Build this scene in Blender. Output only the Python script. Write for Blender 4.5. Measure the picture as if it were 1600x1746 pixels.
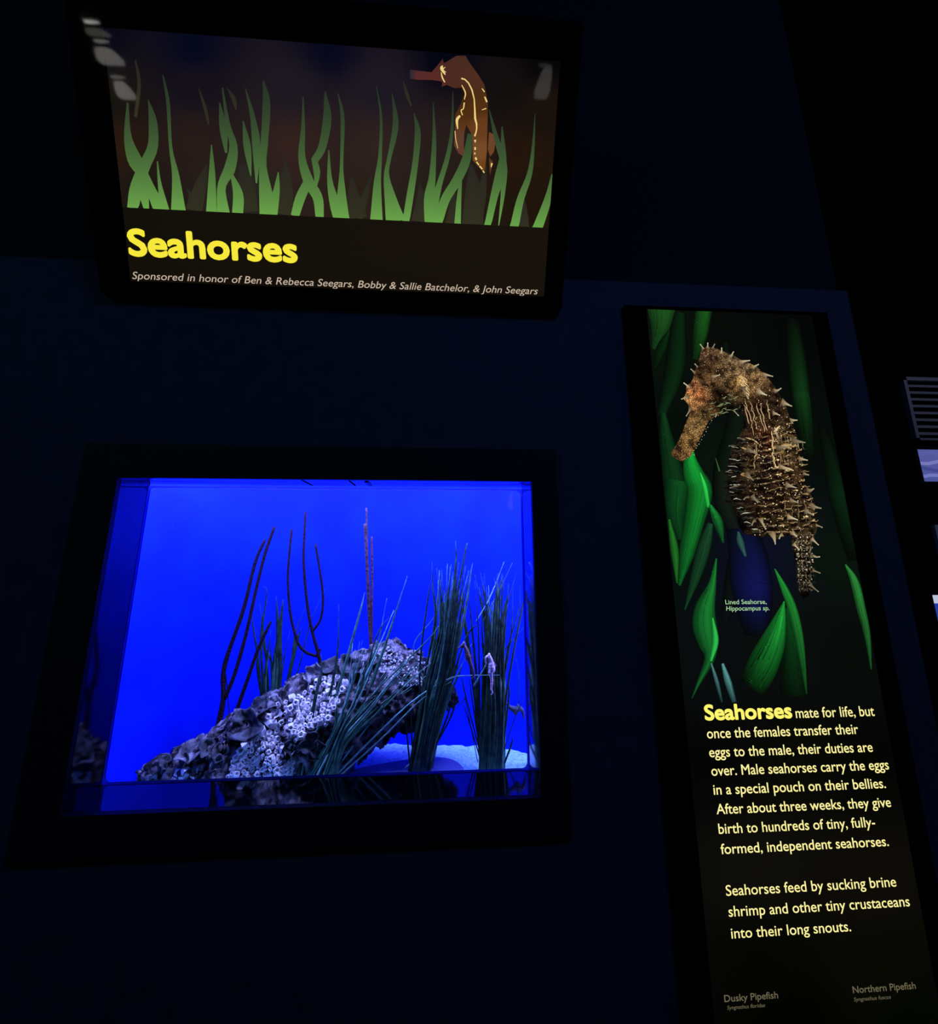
import bpy, math, random
from mathutils import Vector, Matrix, noise
from mathutils.bvhtree import BVHTree
from mathutils.geometry import delaunay_2d_cdt, tessellate_polygon

for o in list(bpy.data.objects):
    bpy.data.objects.remove(o)
SC = bpy.context.scene
COL = SC.collection
rnd = random.Random(7)
PI = math.pi

# ------------------------------------------------------------------ camera
F, PX, PY = 870.0, 800.0, 700.0
YAW, PITCH = math.radians(-4.56), math.radians(-14.64)
cy_, sy_, cp_, sp_ = math.cos(YAW), math.sin(YAW), math.cos(PITCH), math.sin(PITCH)
# rows: camera right, down, forward in (X right, down, into the wall)
ROWS = ((cy_, 0.0, sy_), (sp_ * sy_, cp_, -sp_ * cy_), (-cp_ * sy_, sp_, cp_ * cy_))
w3 = lambda r: Vector((r[0], r[2], -r[1]))
RIGHT, DOWN, FWD = (w3(r) for r in ROWS)
CAM = Vector((0.0, -1.0, 1.5))
cam = bpy.data.objects.new('camera', bpy.data.cameras.new('camera'))
COL.objects.link(cam)
cam.matrix_world = Matrix(((RIGHT.x, -DOWN.x, -FWD.x, CAM.x), (RIGHT.y, -DOWN.y, -FWD.y, CAM.y),
                           (RIGHT.z, -DOWN.z, -FWD.z, CAM.z), (0, 0, 0, 1)))
cam.data.sensor_fit = 'HORIZONTAL'
cam.data.sensor_width = 36.0
cam.data.lens = F / 1600 * 36
cam.data.shift_x = 0.0
cam.data.shift_y = -(873 - PY) / 1600
cam.data.clip_start = 0.02
SC.camera = cam

# ------------------------------------------------------------------ light and exposure
SC.view_settings.view_transform = 'Standard'
SC.view_settings.look = 'None'
SC.view_settings.gamma = 1.0
SC.view_settings.exposure = 0.0
world = bpy.data.worlds.new('dark_hall')
SC.world = world
world.use_nodes = True
world.node_tree.nodes['Background'].inputs[0].default_value = (0.25, 0.45, 1.0, 1)
world.node_tree.nodes['Background'].inputs[1].default_value = 0.0


def area(name, loc, aim, sx, sy, power, color):
    d = bpy.data.lights.new(name, 'AREA')
    d.shape = 'RECTANGLE'
    d.size, d.size_y, d.energy, d.color = sx, sy, power, color
    o = bpy.data.objects.new(name, d)
    COL.objects.link(o)
    o.location = loc
    o.rotation_euler = (Vector(aim) - Vector(loc)).to_track_quat('-Z', 'Y').to_euler()
    return o


TANK_COLOR = (0.26, 0.34, 1.0)
area('tank_lamp', (-0.165, 0.235, 1.80), (-0.165, 0.245, 0.9), 1.0, 0.20, 7.0, TANK_COLOR)
area('tank_front_fill', (-0.18, 0.135, 1.70), (-0.18, 0.25, 1.15), 0.9, 0.05, 11.0, TANK_COLOR)  # unseen second light, added to even out the tank and brighten the barnacles
area('tank_side_fill', (0.335, 0.150, 1.30), (-0.05, 0.20, 1.20), 0.05, 0.30, 1.2, (0.36, 0.36, 1.0))  # unseen fill, added to brighten the rock's right side and underside
area('hall_ceiling_lamp', (0.9, -1.9, 3.1), (0.5, 0.0, 1.7), 0.5, 0.5, 6.0, (0.10, 0.30, 1.0))
area('hall_back_fill', (-2.0, -2.2, 3.1), (-0.9, 0.0, 1.6), 0.8, 0.8, 4.5, (0.20, 0.62, 0.9))  # unseen weak fill, added to lift the left wall towards teal
area('hall_side_fill', (3.0, -1.4, 2.6), (0.93, 0.0, 1.5), 0.4, 0.4, 1.6, (0.8, 0.8, 1.0))  # unseen fill, added for a grey glow on the wall's free end


# ------------------------------------------------------------------ helpers
def ray(px, py):
    return (RIGHT * ((px - PX) / F) + DOWN * ((py - PY) / F) + FWD)


def at(px, py, Y=0.0):
    """point of the vertical plane y = Y that the pixel looks at"""
    d = ray(px, py)
    return CAM + d * ((Y - CAM.y) / d.y)


def lin(c):
    return tuple((v / 255 / 12.92) if v / 255 <= 0.04045 else ((v / 255 + 0.055) / 1.055) ** 2.4 for v in c)


class MB:
    def __init__(s):
        s.v, s.f, s.c = [], [], []

    def add(s, vs, fs, cs=None):
        n = len(s.v)
        s.v += [Vector(p) for p in vs]
        s.f += [tuple(i + n for i in f) for f in fs]
        s.c += list(cs) if cs else [(1, 1, 1)] * len(vs)

    def box(s, a, b):
        x0, y0, z0 = a
        x1, y1, z1 = b
        s.add([(x0, y0, z0), (x1, y0, z0), (x1, y1, z0), (x0, y1, z0), (x0, y0, z1), (x1, y0, z1), (x1, y1, z1), (x0, y1, z1)],
              [(0, 3, 2, 1), (4, 5, 6, 7), (0, 1, 5, 4), (1, 2, 6, 5), (2, 3, 7, 6), (3, 0, 4, 7)])

    def tube(s, pts, radii, n=8, flat=1.0, up=None, cols=None):
        pts = [Vector(p) for p in pts]
        rings, vs = len(pts), []
        for i, p in enumerate(pts):
            t = (pts[min(i + 1, rings - 1)] - pts[max(i - 1, 0)]).normalized()
            a = t.cross(up or Vector((0, 1, 0)))
            if a.length < 1e-4:
                a = t.cross(Vector((1, 0, 0)))
            a.normalize()
            b = t.cross(a).normalized()
            r = radii[i] if hasattr(radii, '__len__') else radii
            for k in range(n):
                an = 2 * PI * k / n
                vs.append(p + a * (math.cos(an) * r) + b * (math.sin(an) * r * flat))
        fs = [(i * n + k, i * n + (k + 1) % n, (i + 1) * n + (k + 1) % n, (i + 1) * n + k) for i in range(rings - 1) for k in range(n)]
        fs.append(tuple(range(n - 1, -1, -1)))
        fs.append(tuple((rings - 1) * n + k for k in range(n)))
        cs = [cols[i] for i in range(rings) for k in range(n)] if cols else None
        s.add(vs, fs, cs)

    def mesh(s, name, off=Vector(), smooth=False, color=False):
        m = bpy.data.meshes.new(name)
        m.from_pydata([v - off for v in s.v], [], s.f)
        if color:
            at_ = m.color_attributes.new('col', 'FLOAT_COLOR', 'POINT')
            for i, c in enumerate(s.c):
                at_.data[i].color = (c[0], c[1], c[2], 1)
        if smooth:
            m.polygons.foreach_set('use_smooth', [True] * len(m.polygons))
        m.update()
        return m


def wpos(o):
    p = Vector()
    while o:
        p += o.location
        o = o.parent
    return p


def obj(name, mb, mat, parent=None, smooth=False, color=False, loc=None):
    """one mesh object; vertices arrive in world space"""
    base = wpos(parent) if parent else Vector()
    own = Vector(loc) if loc is not None else base
    o = bpy.data.objects.new(name, mb.mesh(name, own, smooth, color))
    o.data.materials.append(mat)
    COL.objects.link(o)
    if parent:
        o.parent = parent
    o.location = own - base
    return o


def tag(o, label, cat, group=None, kind=None):
    o['label'] = label
    o['category'] = cat
    if group:
        o['group'] = group
    if kind:
        o['kind'] = kind
    return o


def thing(name, loc, label, cat, group=None):
    o = bpy.data.objects.new(name, None)
    o.empty_display_size = 0.05
    COL.objects.link(o)
    o.location = loc
    return tag(o, label, cat, group)


def struct(name, mb, mat, **k):
    o = obj(name, mb, mat, **k)
    o['kind'] = 'structure'
    return o


def smooth_path(pts, n=24):
    """Catmull-Rom through tuples of any length"""
    pts = [tuple(map(float, p)) for p in pts]
    if len(pts) == 2:
        return [tuple(a + (b - a) * i / n for a, b in zip(*pts)) for i in range(n + 1)]
    q = [tuple(2 * a - b for a, b in zip(pts[0], pts[1]))] + pts + [tuple(2 * a - b for a, b in zip(pts[-1], pts[-2]))]
    out = []
    for i in range(n + 1):
        u = i / n * (len(pts) - 1)
        k = min(int(u), len(pts) - 2)
        t = u - k
        p0, p1, p2, p3 = q[k:k + 4]
        out.append(tuple(0.5 * (2 * b + (c - a) * t + (2 * a - 5 * b + 4 * c - d) * t * t + (3 * b - a - 3 * c + d) * t ** 3)
                         for a, b, c, d in zip(p0, p1, p2, p3)))
    return out


# ------------------------------------------------------------------ materials
def principled(name, color, rough=0.6, spec=0.5, metal=0.0):
    m = bpy.data.materials.new(name)
    m.use_nodes = True
    b = m.node_tree.nodes['Principled BSDF']
    b.inputs['Base Color'].default_value = (*color, 1)
    b.inputs['Roughness'].default_value = rough
    b.inputs['Specular IOR Level'].default_value = spec
    b.inputs['Metallic'].default_value = metal
    return m


def mottled(name, c1, c2, scale, rough=0.7, bump=0.0, spec=0.3, detail=6, lo=0.35, hi=0.65):
    m = principled(name, c1, rough, spec)
    nt = m.node_tree
    b = nt.nodes['Principled BSDF']
    tc = nt.nodes.new('ShaderNodeTexCoord')
    nz = nt.nodes.new('ShaderNodeTexNoise')
    nz.inputs['Scale'].default_value = scale
    nz.inputs['Detail'].default_value = detail
    rp = nt.nodes.new('ShaderNodeValToRGB')
    rp.color_ramp.elements[0].position, rp.color_ramp.elements[1].position = lo, hi
    rp.color_ramp.elements[0].color = (*c1, 1)
    rp.color_ramp.elements[1].color = (*c2, 1)
    nt.links.new(tc.outputs['Object'], nz.inputs['Vector'])
    nt.links.new(nz.outputs['Fac'], rp.inputs['Fac'])
    nt.links.new(rp.outputs['Color'], b.inputs['Base Color'])
    if bump:
        bp = nt.nodes.new('ShaderNodeBump')
        bp.inputs['Strength'].default_value = bump
        bp.inputs['Distance'].default_value = 0.01
        nt.links.new(nz.outputs['Fac'], bp.inputs['Height'])
        nt.links.new(bp.outputs['Normal'], b.inputs['Normal'])
    return m


def glowing(name, color=None, strength=1.0, spots=0.0):
    """backlit print: emission of the printed colour"""
    m = bpy.data.materials.new(name)
    m.use_nodes = True
    nt = m.node_tree
    nt.nodes.clear()
    out = nt.nodes.new('ShaderNodeOutputMaterial')
    em = nt.nodes.new('ShaderNodeEmission')
    em.inputs['Strength'].default_value = strength
    if color:
        em.inputs['Color'].default_value = (*color, 1)
        rp = None
    else:
        a = nt.nodes.new('ShaderNodeAttribute')
        a.attribute_name = 'col'
        src = a.outputs['Color']
        if spots:
            tc = nt.nodes.new('ShaderNodeTexCoord')
            vo = nt.nodes.new('ShaderNodeTexVoronoi')
            vo.inputs['Scale'].default_value = spots
            nz = nt.nodes.new('ShaderNodeTexNoise')
            nz.inputs['Scale'].default_value = spots * 0.16
            nz.inputs['Detail'].default_value = 3
            r1 = nt.nodes.new('ShaderNodeValToRGB')
            r1.color_ramp.elements[0].position, r1.color_ramp.elements[1].position = 0.12, 0.45
            r1.color_ramp.elements[0].color = (2.6, 2.5, 2.3, 1)
            r1.color_ramp.elements[1].color = (0.35, 0.32, 0.32, 1)
            r2 = nt.nodes.new('ShaderNodeValToRGB')
            r2.color_ramp.elements[0].position, r2.color_ramp.elements[1].position = 0.38, 0.62
            r2.color_ramp.elements[0].color = (0.22, 0.2, 0.2, 1)
            r2.color_ramp.elements[1].color = (1.4, 1.35, 1.2, 1)
            m1 = nt.nodes.new('ShaderNodeVectorMath')
            m1.operation = 'MULTIPLY'
            m2 = nt.nodes.new('ShaderNodeVectorMath')
            m2.operation = 'MULTIPLY'
            nt.links.new(tc.outputs['Object'], vo.inputs['Vector'])
            nt.links.new(tc.outputs['Object'], nz.inputs['Vector'])
            nt.links.new(vo.outputs['Distance'], r1.inputs['Fac'])
            nt.links.new(nz.outputs['Fac'], r2.inputs['Fac'])
            nt.links.new(r1.outputs['Color'], m1.inputs[0])
            nt.links.new(r2.outputs['Color'], m1.inputs[1])
            nt.links.new(m1.outputs[0], m2.inputs[0])
            nt.links.new(src, m2.inputs[1])
            src = m2.outputs[0]
        nt.links.new(src, em.inputs['Color'])
    nt.links.new(em.outputs[0], out.inputs['Surface'])
    return m


def clear_sheet(name, ior=1.49, rough=0.0):
    """acrylic / glass pane: see-through with its Fresnel reflection"""
    m = bpy.data.materials.new(name)
    m.use_nodes = True
    nt = m.node_tree
    nt.nodes.clear()
    out = nt.nodes.new('ShaderNodeOutputMaterial')
    mx = nt.nodes.new('ShaderNodeMixShader')
    fr = nt.nodes.new('ShaderNodeFresnel')
    fr.inputs['IOR'].default_value = ior
    tr = nt.nodes.new('ShaderNodeBsdfTransparent')
    gl = nt.nodes.new('ShaderNodeBsdfGlossy')
    gl.inputs['Roughness'].default_value = rough
    nt.links.new(fr.outputs[0], mx.inputs[0])
    nt.links.new(tr.outputs[0], mx.inputs[1])
    nt.links.new(gl.outputs[0], mx.inputs[2])
    nt.links.new(mx.outputs[0], out.inputs['Surface'])
    return m


M_WALL = mottled('navy_wall_paint', (0.028, 0.034, 0.062), (0.036, 0.043, 0.075), 30, 0.75, 0.05, 0.2)
M_HEAD = principled('black_header_paint', (0.012, 0.013, 0.018), 0.8, 0.1)
M_DARK = principled('charcoal_paint', (0.02, 0.02, 0.024), 0.8, 0.2)
M_FLOOR = mottled('dark_carpet', (0.015, 0.016, 0.02), (0.03, 0.03, 0.038), 120, 0.95, 0.2, 0.1)
M_BLACK = principled('black_powder_coat', (0.008, 0.008, 0.01), 0.6, 0.2)
M_MATTE = principled('black_felt', (0.003, 0.003, 0.003), 0.95, 0.0)
M_REVEAL = principled('black_gloss_acrylic', (0.002, 0.002, 0.006), 0.07, 0.5)
M_GREY = principled('grey_metal', (0.25, 0.25, 0.27), 0.5, 0.4)
M_PALE = principled('pale_laminate', (0.55, 0.55, 0.6), 0.6, 0.3)
M_PRINT = glowing('backlit_print')
M_GLASS = clear_sheet('clear_acrylic', 1.30)
M_COVER = clear_sheet('sign_acrylic', 1.45, 0.03)

# ------------------------------------------------------------------ the hall
OX0, OX1, OZ0, OZ1 = -0.570, 0.202, 1.084, 1.6185      # tank opening in the wall
WX1 = 0.958                                             # free end of the wall
ZL = 2.067                                              # top of the navy lower wall
TH = 0.10
mb = MB()
G_ = 0.005                                              # the lining boards fill this gap
mb.box((-3, 0, 0), (OX0 - G_, TH, ZL)); mb.box((OX1 + G_, 0, 0), (WX1, TH, ZL))
mb.box((OX0 - G_, 0, 0), (OX1 + G_, TH, OZ0 - G_)); mb.box((OX0 - G_, 0, OZ1 + G_), (OX1 + G_, TH, ZL))
struct('wall_front', mb, M_WALL)
mb = MB(); mb.box((-3, 0.025, ZL), (WX1, TH, 3.3))
struct('wall_header', mb, M_HEAD)
mb = MB(); mb.box((WX1 - 0.03, TH, 0), (WX1, 1.6, 3.3))
struct('wall_return', mb, M_DARK)
mb = MB(); mb.box((WX1, 1.6, 0), (4.2, 1.7, 3.3))
struct('wall_passage', mb, M_MATTE)
mb = MB(); mb.box((4.2, -3.6, 0), (4.3, 1.7, 3.3))
struct('wall_right', mb, M_MATTE)
mb = MB(); mb.box((-3.1, -3.6, 0), (-3, TH, 3.3))
struct('wall_left', mb, M_DARK)
mb = MB(); mb.box((-3.1, -3.7, 0), (4.3, -3.6, 3.3))
struct('wall_back', mb, M_DARK)
mb = MB(); mb.box((-3.1, -3.7, -0.1), (4.3, 1.7, 0))
struct('floor', mb, M_FLOOR)
mb = MB(); mb.box((-3.1, -3.7, 3.3), (4.3, 1.7, 3.4))
struct('ceiling', mb, M_HEAD)
mb = MB(); mb.box((-3, -0.012, 0), (WX1, 0, 0.1))
struct('baseboard_front', mb, M_BLACK)

# ------------------------------------------------------------------ the tank
tank = thing('aquarium_tank', (-0.184, 0.05, OZ0), 'bright blue seahorse tank set in the wall behind a wide black frame', 'aquarium')
FX0, FX1, FZ0, FZ1 = -0.637, 0.253, 1.022, 1.682
mb = MB()
for a, b in (((FX0, FZ0), (OX0, FZ1)), ((OX1, FZ0), (FX1, FZ1)), ((OX0, FZ0), (OX1, OZ0)), ((OX0, OZ1), (OX1, FZ1))):
    mb.box((a[0], -0.012, a[1]), (b[0], 0.0, b[1]))
obj('frame', mb, M_BLACK, tank)


def round_rect(x0, x1, z0, z1, r, n=8):
    out = []
    for cx, cz, a0 in ((x1 - r, z1 - r, 0), (x0 + r, z1 - r, 90), (x0 + r, z0 + r, 180), (x1 - r, z0 + r, 270)):
        for k in range(n + 1):
            a = math.radians(a0 + 90 * k / n)
            out.append((cx + r * math.cos(a), cz + r * math.sin(a)))
    return out


# glossy lining of the opening, four boards
RD = 0.098
for nm, a, b in (('side_lining', (OX0 - 0.004, 0.001, OZ0), (OX0, RD, OZ1)), ('side_lining', (OX1, 0.001, OZ0), (OX1 + 0.004, RD, OZ1)),
                 ('sill', (OX0 - 0.004, 0.001, OZ0 - 0.004), (OX1 + 0.004, RD, OZ0)), ('head_lining', (OX0 - 0.004, 0.001, OZ1), (OX1 + 0.004, RD, OZ1 + 0.004))):
    mb = MB(); mb.box(a, b)
    obj(nm, mb, M_REVEAL, tank)
# two seams and a clip across the head lining
for px in (524, 601):
    p = at(px, 825, 0.05)
    mb = MB(); mb.box((p.x - 0.0012, 0.004, OZ1 - 0.0008), (p.x + 0.0012, RD, OZ1))
    obj('lining_seam', mb, M_MATTE, tank)
p = at(628, 826, 0.05)
mb = MB(); mb.box((p.x - 0.004, 0.02, OZ1 - 0.002), (p.x + 0.004, RD - 0.01, OZ1))
obj('lining_clip', mb, M_GREY, tank)
# rounded seal around the pane
M_SEAL = bpy.data.materials.new('silicone_seal')
M_SEAL.use_nodes = True
nt = M_SEAL.node_tree
nt.nodes.clear()
o_ = nt.nodes.new('ShaderNodeOutputMaterial'); tl = nt.nodes.new('ShaderNodeBsdfTranslucent')
tl.inputs['Color'].default_value = (0.12, 0.16, 0.75, 1)
nt.links.new(tl.outputs[0], o_.inputs['Surface'])
ix0, ix1, iz0, iz1 = OX0 + 0.0005, OX1 - 0.0005, OZ0 + 0.0005, OZ1 - 0.006
outer = round_rect(ix0 - 0.002, ix1 + 0.002, iz0 - 0.002, iz1 + 0.002, 0.003)
inner = round_rect(ix0 + 0.0016, ix1 - 0.0016, iz0 + 0.0016, iz1 - 0.0016, 0.011)
mb = MB()
n_ = len(outer)
vs = [(x, 0.099, z) for x, z in outer] + [(x, 0.099, z) for x, z in inner] + [(x, 0.103, z) for x, z in inner]
mb.add(vs, [(i, (i + 1) % n_, n_ + (i + 1) % n_, n_ + i) for i in range(n_)] + [(n_ + i, n_ + (i + 1) % n_, 2 * n_ + (i + 1) % n_, 2 * n_ + i) for i in range(n_)])
obj('seal', mb, M_SEAL, tank)
mb = MB(); mb.box((OX0 - 0.02, 0.104, OZ0 - 0.03), (OX1 + 0.02, 0.110, OZ1 + 0.02))
obj('viewing_pane', mb, M_GLASS, tank)

# curved blue back: half an elliptic cylinder standing on the tank floor
EX, EA, EB, EY = -0.165, 0.53, 0.270, 0.104
ZF, ZT = 1.0, 1.85                 # tank floor and tank top


def ell(a, k=1.0):
    return EX + EA * k * math.cos(a), EY + EB * k * math.sin(a)


M_BLUE = mottled('blue_tank_paint', (0.0, 0.010, 0.80), (0.0, 0.018, 0.98), 9, 0.6, 0.03, 0.1)
mb = MB()
N = 64
ring = [ell(PI * i / N) for i in range(N + 1)]
mb.add([(x, y, ZF - 0.02) for x, y in ring] + [(x, y, ZT) for x, y in ring], [(i, i + 1, N + 2 + i, N + 1 + i) for i in range(N)])
obj('back_panel', mb, M_BLUE, tank, smooth=True)
mb = MB()
mb.add([(x, y, ZT) for x, y in ring], [tuple(range(N + 1))])
obj('lid', mb, M_DARK, tank)
# front apron above, below and beside the pane keeps the lamp light inside the tank
mb = MB()
mb.box((EX - EA, 0.1005, ZF - 0.02), (OX0 - 0.0005, 0.1035, ZT)); mb.box((OX1 + 0.0005, 0.1005, ZF - 0.02), (EX + EA, 0.1035, ZT))
mb.box((OX0 - 0.0005, 0.1005, OZ1 + 0.0005), (OX1 + 0.0005, 0.1035, ZT)); mb.box((OX0, 0.1005, ZF - 0.02), (OX1, 0.1035, OZ0 - 0.0005))
obj('front_apron', mb, M_DARK, tank)

# sand: a bumpy bed
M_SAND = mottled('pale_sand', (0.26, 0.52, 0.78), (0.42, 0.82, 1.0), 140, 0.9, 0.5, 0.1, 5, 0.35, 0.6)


def sand_z(x, y):
    z = 1.047 - 0.035 * min(1, max(0, (-0.25 - x) / 0.3)) ** 1.5 + 0.006 * noise.noise(Vector((x * 9, y * 9, 3))) + 0.004 * noise.noise(Vector((x * 45, y * 45, 1)))
    return z


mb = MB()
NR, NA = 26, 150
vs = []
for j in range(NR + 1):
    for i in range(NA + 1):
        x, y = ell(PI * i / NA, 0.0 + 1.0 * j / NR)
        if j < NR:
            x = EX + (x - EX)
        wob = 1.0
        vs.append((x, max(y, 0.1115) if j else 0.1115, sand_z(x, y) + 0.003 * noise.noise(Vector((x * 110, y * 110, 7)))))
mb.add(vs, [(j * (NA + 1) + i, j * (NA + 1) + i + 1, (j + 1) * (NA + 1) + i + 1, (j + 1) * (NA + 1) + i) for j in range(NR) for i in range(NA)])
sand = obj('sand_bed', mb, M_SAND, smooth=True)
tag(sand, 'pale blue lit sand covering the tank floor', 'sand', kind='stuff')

# ------------------------------------------------------------------ rock with barnacles
M_ROCK = mottled('crusted_rock', (0.018, 0.017, 0.022), (0.36, 0.30, 0.33), 58, 0.9, 0.9, 0.1, 10, 0.42, 0.74)
M_BARN = mottled('barnacle_shell', (0.50, 0.42, 0.46), (0.97, 0.90, 0.92), 160, 0.7, 0.3, 0.3, 4, 0.3, 0.6)
M_OYST = mottled('dark_oyster_shell', (0.018, 0.021, 0.026), (0.13, 0.13, 0.15), 60, 0.9, 0.7, 0.25, 6, 0.35, 0.7)
M_PALESH = mottled('pale_oyster_shell', (0.07, 0.065, 0.08), (0.36, 0.33, 0.37), 60, 0.7, 0.6, 0.3, 6, 0.35, 0.65)
RY = 0.245
blobs = [(262, 1326, 22, 0), (284, 1322, 22, .01), (276, 1302, 10, .01), (330, 1310, 36, .01), (352, 1298, 34, .0), (395, 1285, 44, .0), (425, 1262, 42, -.01), (430, 1310, 50, -.01),
         (465, 1240, 46, .0), (478, 1290, 52, -.02), (400, 1330, 50, -.02), (520, 1212, 50, .0), (530, 1262, 52, -.03), (565, 1180, 44, .01), (590, 1215, 50, -.03),
         (620, 1165, 46, .01), (655, 1158, 52, .01), (650, 1195, 46, -.03), (700, 1202, 32, -.025), (640, 1228, 30, -.035), (735, 1200, 22, -.01), (690, 1172, 50, .0), (722, 1178, 38, .0), (745, 1180, 26, .0), (565, 1290, 36, -.045), (605, 1250, 34, -.04),
         (520, 1320, 46, -.01), (340, 1340, 40, 0), (470, 1345, 50, 0), (300, 1350, 30, 0)]
bm_src = MB()


def ico_verts(sub=3):
    import bmesh
    b = bmesh.new()
    bmesh.ops.create_icosphere(b, subdivisions=sub, radius=1.0)
    v = [x.co.copy() for x in b.verts]
    f = [tuple(q.index for q in p.verts) for p in b.faces]
    b.free()
    return v, f


IV, IF = ico_verts(3)
for px, py, r, dy in blobs:
    Y = RY + dy
    c = at(px, py, Y)
    rr = r / F * (1 + Y)
    bm_src.add([c + Vector((v.x * rr, v.y * min(rr, 0.062), v.z * rr)) for v in IV], IF)
tmp = bpy.data.objects.new('tmp_rock', bm_src.mesh('tmp_rock'))
COL.objects.link(tmp)
md = tmp.modifiers.new('r', 'REMESH')
md.mode = 'VOXEL'
md.voxel_size = 0.0034
dg = bpy.context.evaluated_depsgraph_get()
rk = bpy.data.meshes.new_from_object(tmp.evaluated_get(dg))
bpy.data.objects.remove(tmp)
for v in rk.vertices:
    p = v.co
    d = 0.015 * noise.fractal(p * 22, 1.0, 2.0, 3) + 0.007 * noise.noise(p * 75) + 0.006 * abs(noise.noise(p * 150)) - 0.004 * max(0, noise.noise(p * 110 + Vector((5, 2, 1))))
    v.co = p + v.normal * d
for v in rk.vertices:
    if v.co.z < 0.985:
        v.co.z = 0.985
    v.co.y = max(v.co.y, 0.135)
    ee = ((v.co.x - EX) / EA) ** 2 + ((v.co.y - EY) / EB) ** 2
    if ee > 0.97:
        s_ = math.sqrt(0.97 / ee)
        v.co.x = EX + (v.co.x - EX) * s_
        v.co.y = EY + (v.co.y - EY) * s_
rbase = Vector((at(430, 1300, RY).x, RY, 0.99))
rock = thing('barnacle_rock', rbase, 'slanting rock crusted with white barnacles on the tank floor', 'rock')
for v in rk.vertices:
    v.co -= rbase
rk.polygons.foreach_set('use_smooth', [True] * len(rk.polygons))
rk.materials.clear()
rk.materials.append(M_ROCK)
rk.name = 'stone'
stone = bpy.data.objects.new('stone', rk)
COL.objects.link(stone)
stone.parent = rock
bvh = BVHTree.FromPolygons([v.co + rbase for v in rk.vertices], [tuple(p.vertices) for p in rk.polygons])


def barnacle_mb(n=9, sx=1.0):
    m = MB()
    prof = [(1.0, -0.25), (0.86, 0.35), (0.62, 0.85), (0.50, 0.92), (0.36, 0.80), (0.26, 0.30)]
    vs = []
    for j, (r, z) in enumerate(prof):
        for k in range(n):
            a = 2 * PI * k / n
            w = 1 + 0.10 * ((k % 2) * 2 - 1) * (1 if j < 4 else 0.4)
            vs.append((r * w * math.cos(a) * sx, r * w * math.sin(a), z))
    fs = [(j * n + k, j * n + (k + 1) % n, (j + 1) * n + (k + 1) % n, (j + 1) * n + k) for j in range(len(prof) - 1) for k in range(n)]
    fs.append(tuple((len(prof) - 1) * n + k for k in range(n)))
    m.add(vs, fs)
    return m


def inside(p, poly):
    x, y = p
    r = False
    for i in range(len(poly)):
        (x1, y1), (x2, y2) = poly[i - 1], poly[i]
        if (y1 > y) != (y2 > y) and x < (x2 - x1) * (y - y1) / (y2 - y1) + x1:
            r = not r
    return r


bregion = [(462, 1203), (512, 1184), (540, 1160), (575, 1150), (590, 1165), (575, 1200), (560, 1235), (520, 1245), (505, 1275), (500, 1310), (490, 1332), (385, 1338), (390, 1318), (402, 1290), (412, 1272), (440, 1252), (455, 1228)]
bregion2 = [(300, 1318), (335, 1312), (332, 1345), (285, 1345)]
bregion3 = [(632, 1112), (662, 1104), (700, 1118), (742, 1140), (730, 1168), (690, 1170), (650, 1150)]
bspots = []
tries = 0
while len(bspots) < 480 and tries < 16000:
    tries += 1
    q = (rnd.uniform(280, 745), rnd.uniform(1100, 1342))
    if not (inside(q, bregion) or inside(q, bregion2) or inside(q, bregion3)):
        continue
    r = rnd.choice((3.6, 4.4, 5.2, 6.0, 6.8)) if q[0] < 610 else rnd.choice((1.3, 1.7, 2.3))
    if q[0] > 610 and rnd.random() < 0.6:
        continue
    if any((q[0] - b[0]) ** 2 + (q[1] - b[1]) ** 2 < (0.74 * (r + b[2])) ** 2 for b in bspots):
        continue
    bspots.append((q[0], q[1], r))
bdata = [barnacle_mb(9).mesh('barnacle'), barnacle_mb(8, 0.8).mesh('barnacle'), barnacle_mb(10, 1.1).mesh('barnacle')]
for m in bdata:
    m.materials.append(M_BARN)
bspots.sort(key=lambda b: -b[2])
rest = MB()
nb = 0
for px, py, r in bspots:
    hit, nrm, _, _ = bvh.ray_cast(CAM, ray(px, py).normalized())
    if hit is None:
        continue
    nrm = (nrm + Vector((rnd.uniform(-.35, .35), -0.35, 0.25 + rnd.uniform(-.35, .35)))).normalized()
    rr = r / F * (1 + hit.y)
    mat4 = Matrix.Translation(hit) @ nrm.to_track_quat('Z', 'Y').to_matrix().to_4x4() @ Matrix.Rotation(rnd.uniform(0, 6), 4, 'Z') @ Matrix.Diagonal((rr, rr, rr * rnd.uniform(0.8, 1.3), 1))
    if nb < 100:
        o = bpy.data.objects.new('barnacle', rnd.choice(bdata))
        COL.objects.link(o)
        o.parent = rock
        o.matrix_local = Matrix.Translation(-rbase) @ mat4
    else:
        b = barnacle_mb(8)
        rest.add([mat4 @ v for v in b.v], b.f)
    nb += 1
if rest.v:
    o = obj('barnacle', rest, M_BARN, rock)
    o['kind'] = 'stuff'


def shell_mb(seed, n=22):
    r_ = random.Random(seed)
    m = MB()
    vs = []
    prof = [(0.0, -0.32), (0.4, -0.26), (0.75, -0.08), (1.0, 0.16), (1.06, 0.12), (0.8, -0.16), (0.4, -0.36), (0.0, -0.42)]
    ph = [r_.uniform(0, 6) for _ in range(3)]
    for r, z in prof:
        for k in range(n):
            a = 2 * PI * k / n
            w = 1 + 0.16 * math.sin(3 * a + ph[0]) + 0.10 * math.sin(5 * a + ph[1]) + 0.05 * math.sin(9 * a + ph[2])
            vs.append((r * w * math.cos(a), 0.8 * r * w * math.sin(a), z + 0.14 * r * math.sin(4 * a + ph[2])))
    L = len(prof)
    m.add(vs, [(j * n + k, j * n + (k + 1) % n, (j + 1) * n + (k + 1) % n, (j + 1) * n + k) for j in range(L - 1) for k in range(n)])
    return m


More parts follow.
